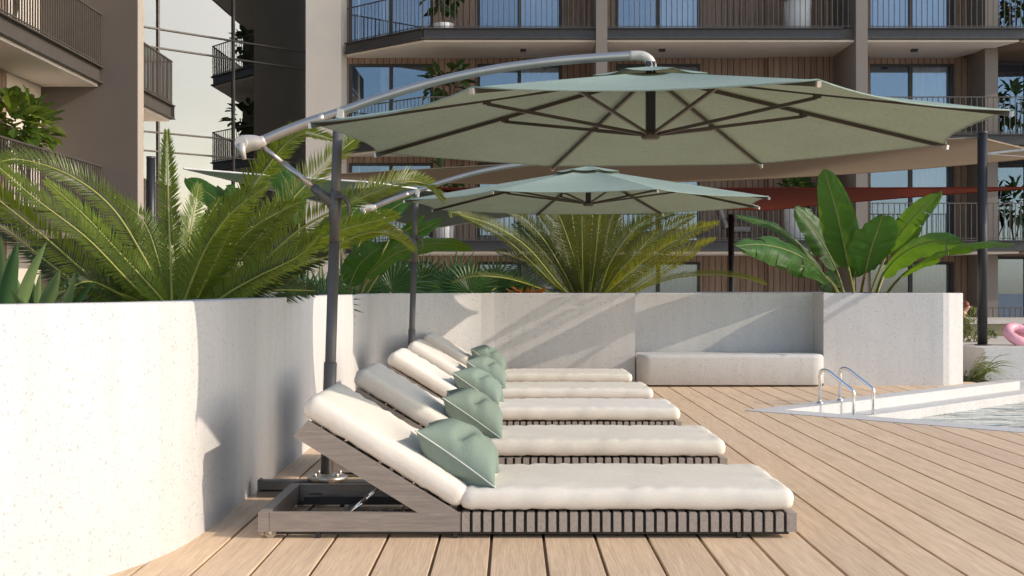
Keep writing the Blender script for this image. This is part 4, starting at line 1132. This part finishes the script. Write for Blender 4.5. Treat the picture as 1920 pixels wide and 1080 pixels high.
# fins
for (x0, x1, y0) in ((2.54, 2.88, YF_ - .10), (10.39, 10.74, YF_ - .12), (14.75, 15.15, 38.9)):
    f_ = MB(); f_.box(x0, x1, y0, YW - .26 if x0 > 8 else YW - .003, -.62, 15.5); PB('fin_wall', f_, M['fin'])
bx = MB(); prism(bx, [(-6.66, 40.3), (-5.52, 40.3), (-5.372, 40.58), (-5.372, 46), (-6.66, 46)], -.62, 16); PB('end_wall', bx, M['render_white'])
# right wing glazing beyond the last fin
for fi in range(5):
    z0, z1 = FL[fi], FL[fi + 1]
    fr_ = MB(); gy = 41.2
    for x in (15.62, 16.95, 18.3, 19.6, 21): fr_.box(x - .05, x + .05, gy - .06, gy + .06, z0, z1 - .42)
    fr_.box(15.67, 20.95, gy - .055, gy + .055, z1 - .50, z1 - .421); fr_.box(15.67, 20.95, gy - .055, gy + .055, z0, z0 + .07)
    fo_ = PB('glazed_corner', fr_, M['frame'])
    gl = MB(); gl.box(15.67, 20.95, gy - .005, gy + .005, z0 + .07, z1 - .5); P_under(fo_, gl.build('pane', M['glass']), mainb)
    sw = MB(); prism(sw, [(15.42, YF_ + .12), (21, YF_ + 1), (21, gy + .1), (14.5, gy + .1)], z1 - .415, z1 - .345); PB('timber_soffit', sw, M['clad_l'])
    rl = MB(); rail((15.62, YF_ + .06), (21, YF_ + .9), z1, rl)
    if fi < 4: PB('balcony_railing', rl, M['bars'])
    ch = MB(); ch.obox(V(15.63, YF_ + .08, z1 - .17), V(21, YF_ + .92, z1 - .17), .03, .30); ch.obox(V(15.63, YF_ + .04, z1 - .012), V(21, YF_ + .88, z1 - .012), .14, .03); PB('edge_beam', ch, M['steel'])
rf = MB(); rf.box(-6.6, 30, 37.5, 46.2, 15.5, 15.9); PB('roof', rf, M['fin'])
ew = MB(); ew.box(21.1, 30, 38.5, 46, -.62, 15.49); PB('side_wall', ew, M['render_b'])

# ================================================================== LEFT WING
lwing = empty('apartment_wing', (-10, 20, -.62), 'left apartment wing with beige walls and dark barred balconies over the palm', 'building')
def LB(name, mb, mat): return under(lwing, mb.build(name, mat))
wm = MB(); wm.box(-18, -10.0, 8, 26.5, -.62, 16); LB('facade_wall', wm, M['render_w'])
cl = MB(); cl.box(-9.998, -9.96, 8, 24.6, -.62, 16); LB('timber_cladding', cl, M['clad'])
fn = MB(); fn.box(-12, -7.96, 26.503, 26.93, -.62, 16); LB('fin_wall', fn, M['render_b'])
fe = MB(); fe.box(-7.958, -7.945, 26.51, 26.92, -.62, 16); LB('fin_edge', fe, M['edge'])
bw = MB(); bw.box(-18, -10.4, 26.94, 35.1, -.62, 16); LB('rear_wall', bw, M['render_w'])
for fi in range(1, 5):
    z = FL[fi]
    for (ya, yb) in ((8, 26.49), (26.95, 32.0)):
        s1 = MB(); s1.box(-10.4, -8.80, ya, yb, z - .34, z - .02); LB('floor_slab', s1, M['room'])
        s2 = MB(); s2.box(-9.958 if ya == 8 else -10.39, -8.79, ya, yb, z - .40, z - .342); LB('soffit', s2, M['soffit'])
        bm_ = MB(); bm_.box(-8.78, -8.75, ya, yb, z - .32, z - .01); bm_.box(-8.80, -8.66, ya, yb + (.12 if ya == 8 else 0) * 0, z - .008, z + .022); bm_.box(-8.80, -8.66, ya, yb, z - .34, z - .31)
        if ya > 20: bm_.box(-10.39, -8.66, yb - .0, yb + .03, z - .32, z - .01); bm_.box(-10.39, -8.66, yb, yb + .12, z - .008, z + .022); bm_.box(-10.39, -8.66, yb, yb + .12, z - .34, z - .31)
        LB('edge_beam', bm_, M['bars'])
        r_ = MB(); n_ = int((yb - ya) / .125)
        r_.obox(V(-8.72, ya, z + 1.13), V(-8.72, yb, z + 1.13), .05, .03); r_.obox(V(-8.72, ya, z + .08), V(-8.72, yb, z + .08), .03, .02)
        for i in range(n_ + 1):
            y = ya + .02 + (yb - ya - .04) * i / n_; r_.box(-8.733, -8.707, y - .01, y + .01, z + .02, z + 1.115)
        if ya > 20:
            r_.obox(V(-8.72, yb, z + 1.13), V(-10.38, yb, z + 1.13), .05, .03)
            for i in range(12): r_.box(-8.85 - i * .125, -8.83 - i * .125, yb - .01, yb + .01, z + .02, z + 1.115)
        LB('balcony_railing', r_, M['bars'])

# glazed stair block between the two
ga, gb = V(-11.2, 38.0, 0), V(-6.9, 42.2, 0); gt = (gb - ga).normalized(); gn = V(gt.y, -gt.x, 0)
gl_root = empty('glazed_stair_hall', (-11.3, 37.9, -.62), 'tall glass stair hall reflecting the pale sky between the two buildings', 'building')
def GB(name, mb, mat): return under(gl_root, mb.build(name, mat))
px_m = [268, 296, 437, 575]
def on_glass(px):
    # where the sight line of that column meets the glass plane in plan
    r_ = (px - 960) / FPX; s = (r_ * ga.y - ga.x) / (gt.x - r_ * gt.y); return ga + gt * s
zs = [-.62, 16]
pane_edges = [ga - gt * 3.0] + [on_glass(p) for p in (296, 437)] + [gb]
fmq = MB()
for p in pane_edges[1:]: fmq.obox(p + gn * .03 + V(0, 0, -.62), p + gn * .03 + V(0, 0, 16), .06, .09, up=gn)
zz = [5.34 + 3.18 * k + o_ for k in (-1, 0, 1, 2, 3) for o_ in (0, .58)]
for z in zz: fmq.obox(pane_edges[0] + gn * .03 + V(0, 0, z), gb + gn * .03 + V(0, 0, z), .07, .045)
GB('mullions', fmq, M['bars'])
for i in range(3):
    a, b_ = pane_edges[i] + gt * .03, pane_edges[i + 1] - gt * .03; zl = [-.62] + [z for z in zz] + [16]
    for j in range(len(zl) - 1):
        q = MB(); mid = (zl[j] + zl[j + 1]) / 2; q.obox(V(a.x, a.y, mid), V(b_.x, b_.y, mid), .012, zl[j + 1] - zl[j] - .04); GB('pane', q, M['curtainwall'])
bk = MB(); bk.obox(ga - gn * 3.5 - gt * 3 + V(0, 0, 7.6), gb - gn * 3.5 + V(0, 0, 7.6), .2, 16.4); GB('back_wall', bk, M['edge'])
stf = MB()
for z in FL[1:5]: stf.obox(ga - gn * 1.8 - gt * 3 + V(0, 0, z), gb - gn * 1.8 + V(0, 0, z), 3.0, .25)
GB('floor_slab', stf, M['soffit'])
cpn = MB(); cpn.obox(gb + gt * .04 - gn * 1.9 + V(0, 0, 7.6), gb + gt * .06 - gn * 1.9 + V(0, 0, 7.6), 3.6, 16.4); GB('end_wall', cpn, M['render_b'])
grf = MB(); grf.obox(ga - gn * 1.5 - gt * 3 + V(0, 0, 16.12), gb - gn * 1.5 + V(0, 0, 16.12), 4, .2); GB('roof', grf, M['fin'])

# ================================================================== BALCONY POTS AND CHAIRS
def pot(label, x, y, z, r, h, taper=.85):
    p = MB(); p.lathe([(0, 0), (r * taper, 0), (r * taper + .01, .02), (r, h - .015), (r - .01, h), (r - .04, h), (r - .045, h - .06), (0, h - .06)], (x, y, z), 28)
    return tag(p.build('planter_pot', M['pot'], loc=(x, y, z)), label, 'pot', 'white pots on the balconies')
pos = [
 # label of plant, label of pot, px, floor, y, r, h, foliage height, rad, n, ls
 ('fiddle leaf fig in the low pot on the upper left balcony', 'low white pot on the top left balcony', 832, 3, 39.0, .33, .36, 1.25, .55, 46, .42),
 ('dense round shrub in the tall pot on the upper middle balcony', 'tall white pot on the top middle balcony', 1496, 3, 38.6, .42, .98, 1.35, .5, 220, .28),
 ('fiddle leaf fig behind the umbrella arm on the middle floor balcony', 'white pot behind the umbrella arm on the middle floor', 840, 2, 39.0, .33, .36, 1.75, .68, 60, .45),
 ('leafy fig above the second umbrella on the lower left balcony', 'white pot between banana leaves on the lower left balcony', 834, 1, 39.0, .30, .62, 1.9, .6, 50, .42),
 ('leafy shrub in the tall pot behind the red sail', 'tall white pot behind the bird of paradise leaves', 1496, 1, 38.6, .42, .98, 1.55, .5, 180, .30),
]
for i, (pl_, ql, px, fi, y, r_, h_, fh, rad, n_, ls) in enumerate(pos):
    x = (px - 960) / FPX * y; z = FL[fi] + .005; pot(ql, x, y, z, r_, h_)
    shrub('potted_plant', pl_, (x, y, z + h_ - .06), (x, y, z + fh), rad, n_, ls, 'shrub', seed=40 + i, asp=.6, cat='plant', group='plants in white balcony pots')
for i, (lab, fi) in enumerate((('thin potted tree in the far right window of the middle floor', 2), ('thin potted tree in the far right window of the lower floor', 1), ('thin potted tree in the top right corner window', 3))):
    x = 1902 - 960; y = 40.4; x = x / FPX * y; shrub('potted_plant', lab, (x, y, FL[fi] + .01), (x, y, FL[fi] + 1.35), .62, 60, .36, 'shrub', seed=70 + i, asp=.5, group='slim trees at the right hand windows', stretch=(.5, .5, 1))
fg = shrub('fig_tree', 'sunlit fiddle leaf fig over the railing of the lower left balcony', (-9.35, 24.0, FL[1] + .0), (-9.3, 23.5, FL[1] + 1.62), .85, 240, .34, 'fig', seed=33, asp=.7, stretch=(.62, 1.2, .55))
shrub('fig_tree', 'fiddle leaf fig at the top left balcony, mostly cut off', (-9.35, 23.3, FL[2] + .0), (-9.25, 23.2, FL[2] + 2.4), .8, 80, .42, 'shrub', seed=34, asp=.6)
for i, (px, lab, fi) in enumerate(((1385, 'grey lounge chair on the lower middle balcony behind the thin pole', 1),)):
    y = 39.2; x = (px - 960) / FPX * y; z = FL[fi]
    r_ = empty('armchair', (x, y, z), lab, 'chair')
    s1 = MB(); rbox(s1, x - .36, x + .36, y - .35, y + .35, z + .30, z + .46, .08, .04); under(r_, s1.build('seat', M['cush_grey']))
    s2 = MB(); s2.obox(V(x - .42, y, z + .42), V(x - .62, y, z + 1.0), .66, .12, up=V(1, 0, 0), bev=.03); under(r_, s2.build('backrest', M['cush_grey']))
    for sx, sy in ((-.34, -.3), (.34, -.3), (-.34, .3), (.34, .3)):
        l_ = MB(); l_.tube([V(x + sx * .9, y + sy, z + .3), V(x + sx, y + sy * 1.05, z + .005)], .018, 8); under(r_, l_.build('leg', M['frame']))
    for sy in (-.34, .34):
        a_ = MB(); a_.tube(crv([V(x + .32, y + sy, z + .32), V(x + .34, y + sy, z + .6), V(x + .1, y + sy, z + .66), V(x - .5, y + sy, z + .72)], 8), .018, 6); under(r_, a_.build('armrest', M['frame']))

# ================================================================== PERSON
def skin_body(name, joints, edges, radii, mat, root_i=0, sub=2):
    me = bpy.data.meshes.new(name); me.from_pydata(joints, edges, []); o = bpy.data.objects.new(name, me); col.objects.link(o)
    md = o.modifiers.new('skin', 'SKIN'); 
    for i, r_ in enumerate(radii): me.skin_vertices[0].data[i].radius = (r_, r_); me.skin_vertices[0].data[i].use_root = (i == root_i)
    md.use_smooth_shade = True; o.modifiers.new('sub', 'SUBSURF').render_levels = sub; me.materials.append(mat); return o
PD = 33.0
def pp_(px, py, dd=0): return at(px, py, PD + dd)
per = empty('person', pp_(1803, 660), 'person jogging in a pale top and black leggings, half hidden by the wall', 'person')
J = [pp_(1803, 612), pp_(1805, 600), pp_(1806, 590), pp_(1809, 583), pp_(1813, 577), pp_(1814, 571),
     pp_(1820, 613, -.08), pp_(1830, 617, -.1), pp_(1822, 629, -.1), pp_(1815, 636, -.1), pp_(1820, 639, -.1),
     pp_(1799, 628, .1), pp_(1795, 646, .1), pp_(1790, 660, .1), pp_(1798, 662, .1),
     pp_(1806, 590, -.17), pp_(1808, 600, -.2), pp_(1815, 604, -.2), pp_(1806, 590, .17), pp_(1800, 601, .2), pp_(1806, 604, .2)]
E = [(0, 1), (1, 2), (2, 3), (3, 4), (4, 5), (0, 6), (6, 7), (7, 8), (8, 9), (9, 10), (0, 11), (11, 12), (12, 13), (13, 14), (2, 15), (15, 16), (16, 17), (2, 18), (18, 19), (19, 20)]
RR = [.14, .12, .14, .055, .085, .08, .095, .065, .055, .035, .03, .09, .06, .035, .03, .05, .04, .03, .05, .04, .03]
under(per, skin_body('body', J, E, RR, M['skin']))
under(per, skin_body('leggings', [J[0], J[6], J[7], J[8], J[9] + (J[8] - J[9]) * .25, J[11], J[12], J[13] + (J[12] - J[13]) * .2], [(0, 1), (1, 2), (2, 3), (3, 4), (0, 5), (5, 6), (6, 7)], [.155, .108, .077, .066, .045, .1, .07, .045], M['legging']))
under(per, skin_body('top', [J[0] + (J[1] - J[0]) * .4, J[1], J[2]], [(0, 1), (1, 2)], [.145, .135, .152], M['top']))
st = MB(); st.tube([J[6] + V(0, -.11, .03), J[7] + V(.0, -.085, .02), J[7] + V(.03, -.07, -.03), J[8] + V(.02, -.075, 0)], .014, 8); under(per, st.build('stripe', M['coral']))
hm_ = MB(); hm_.lathe([(.0, .115), (.05, .105), (.085, .07), (.1, .02), (.085, -.03), (.04, -.06)], J[4] + V(-.035, 0, .06), 16); hm_.tube([J[4] + V(-.09, 0, .1), J[4] + V(-.16, 0, .05), J[4] + V(-.18, 0, -.06)], [.04, .035, .015], 8)
under(per, hm_.build('hair', M['hair']))
ns = MB(); ns.tube([J[4] + V(.075, 0, .05), J[4] + V(.108, 0, .02), J[4] + V(.08, 0, .0)], [.012, .018, .014], 8); under(per, ns.build('nose', M['skin']))
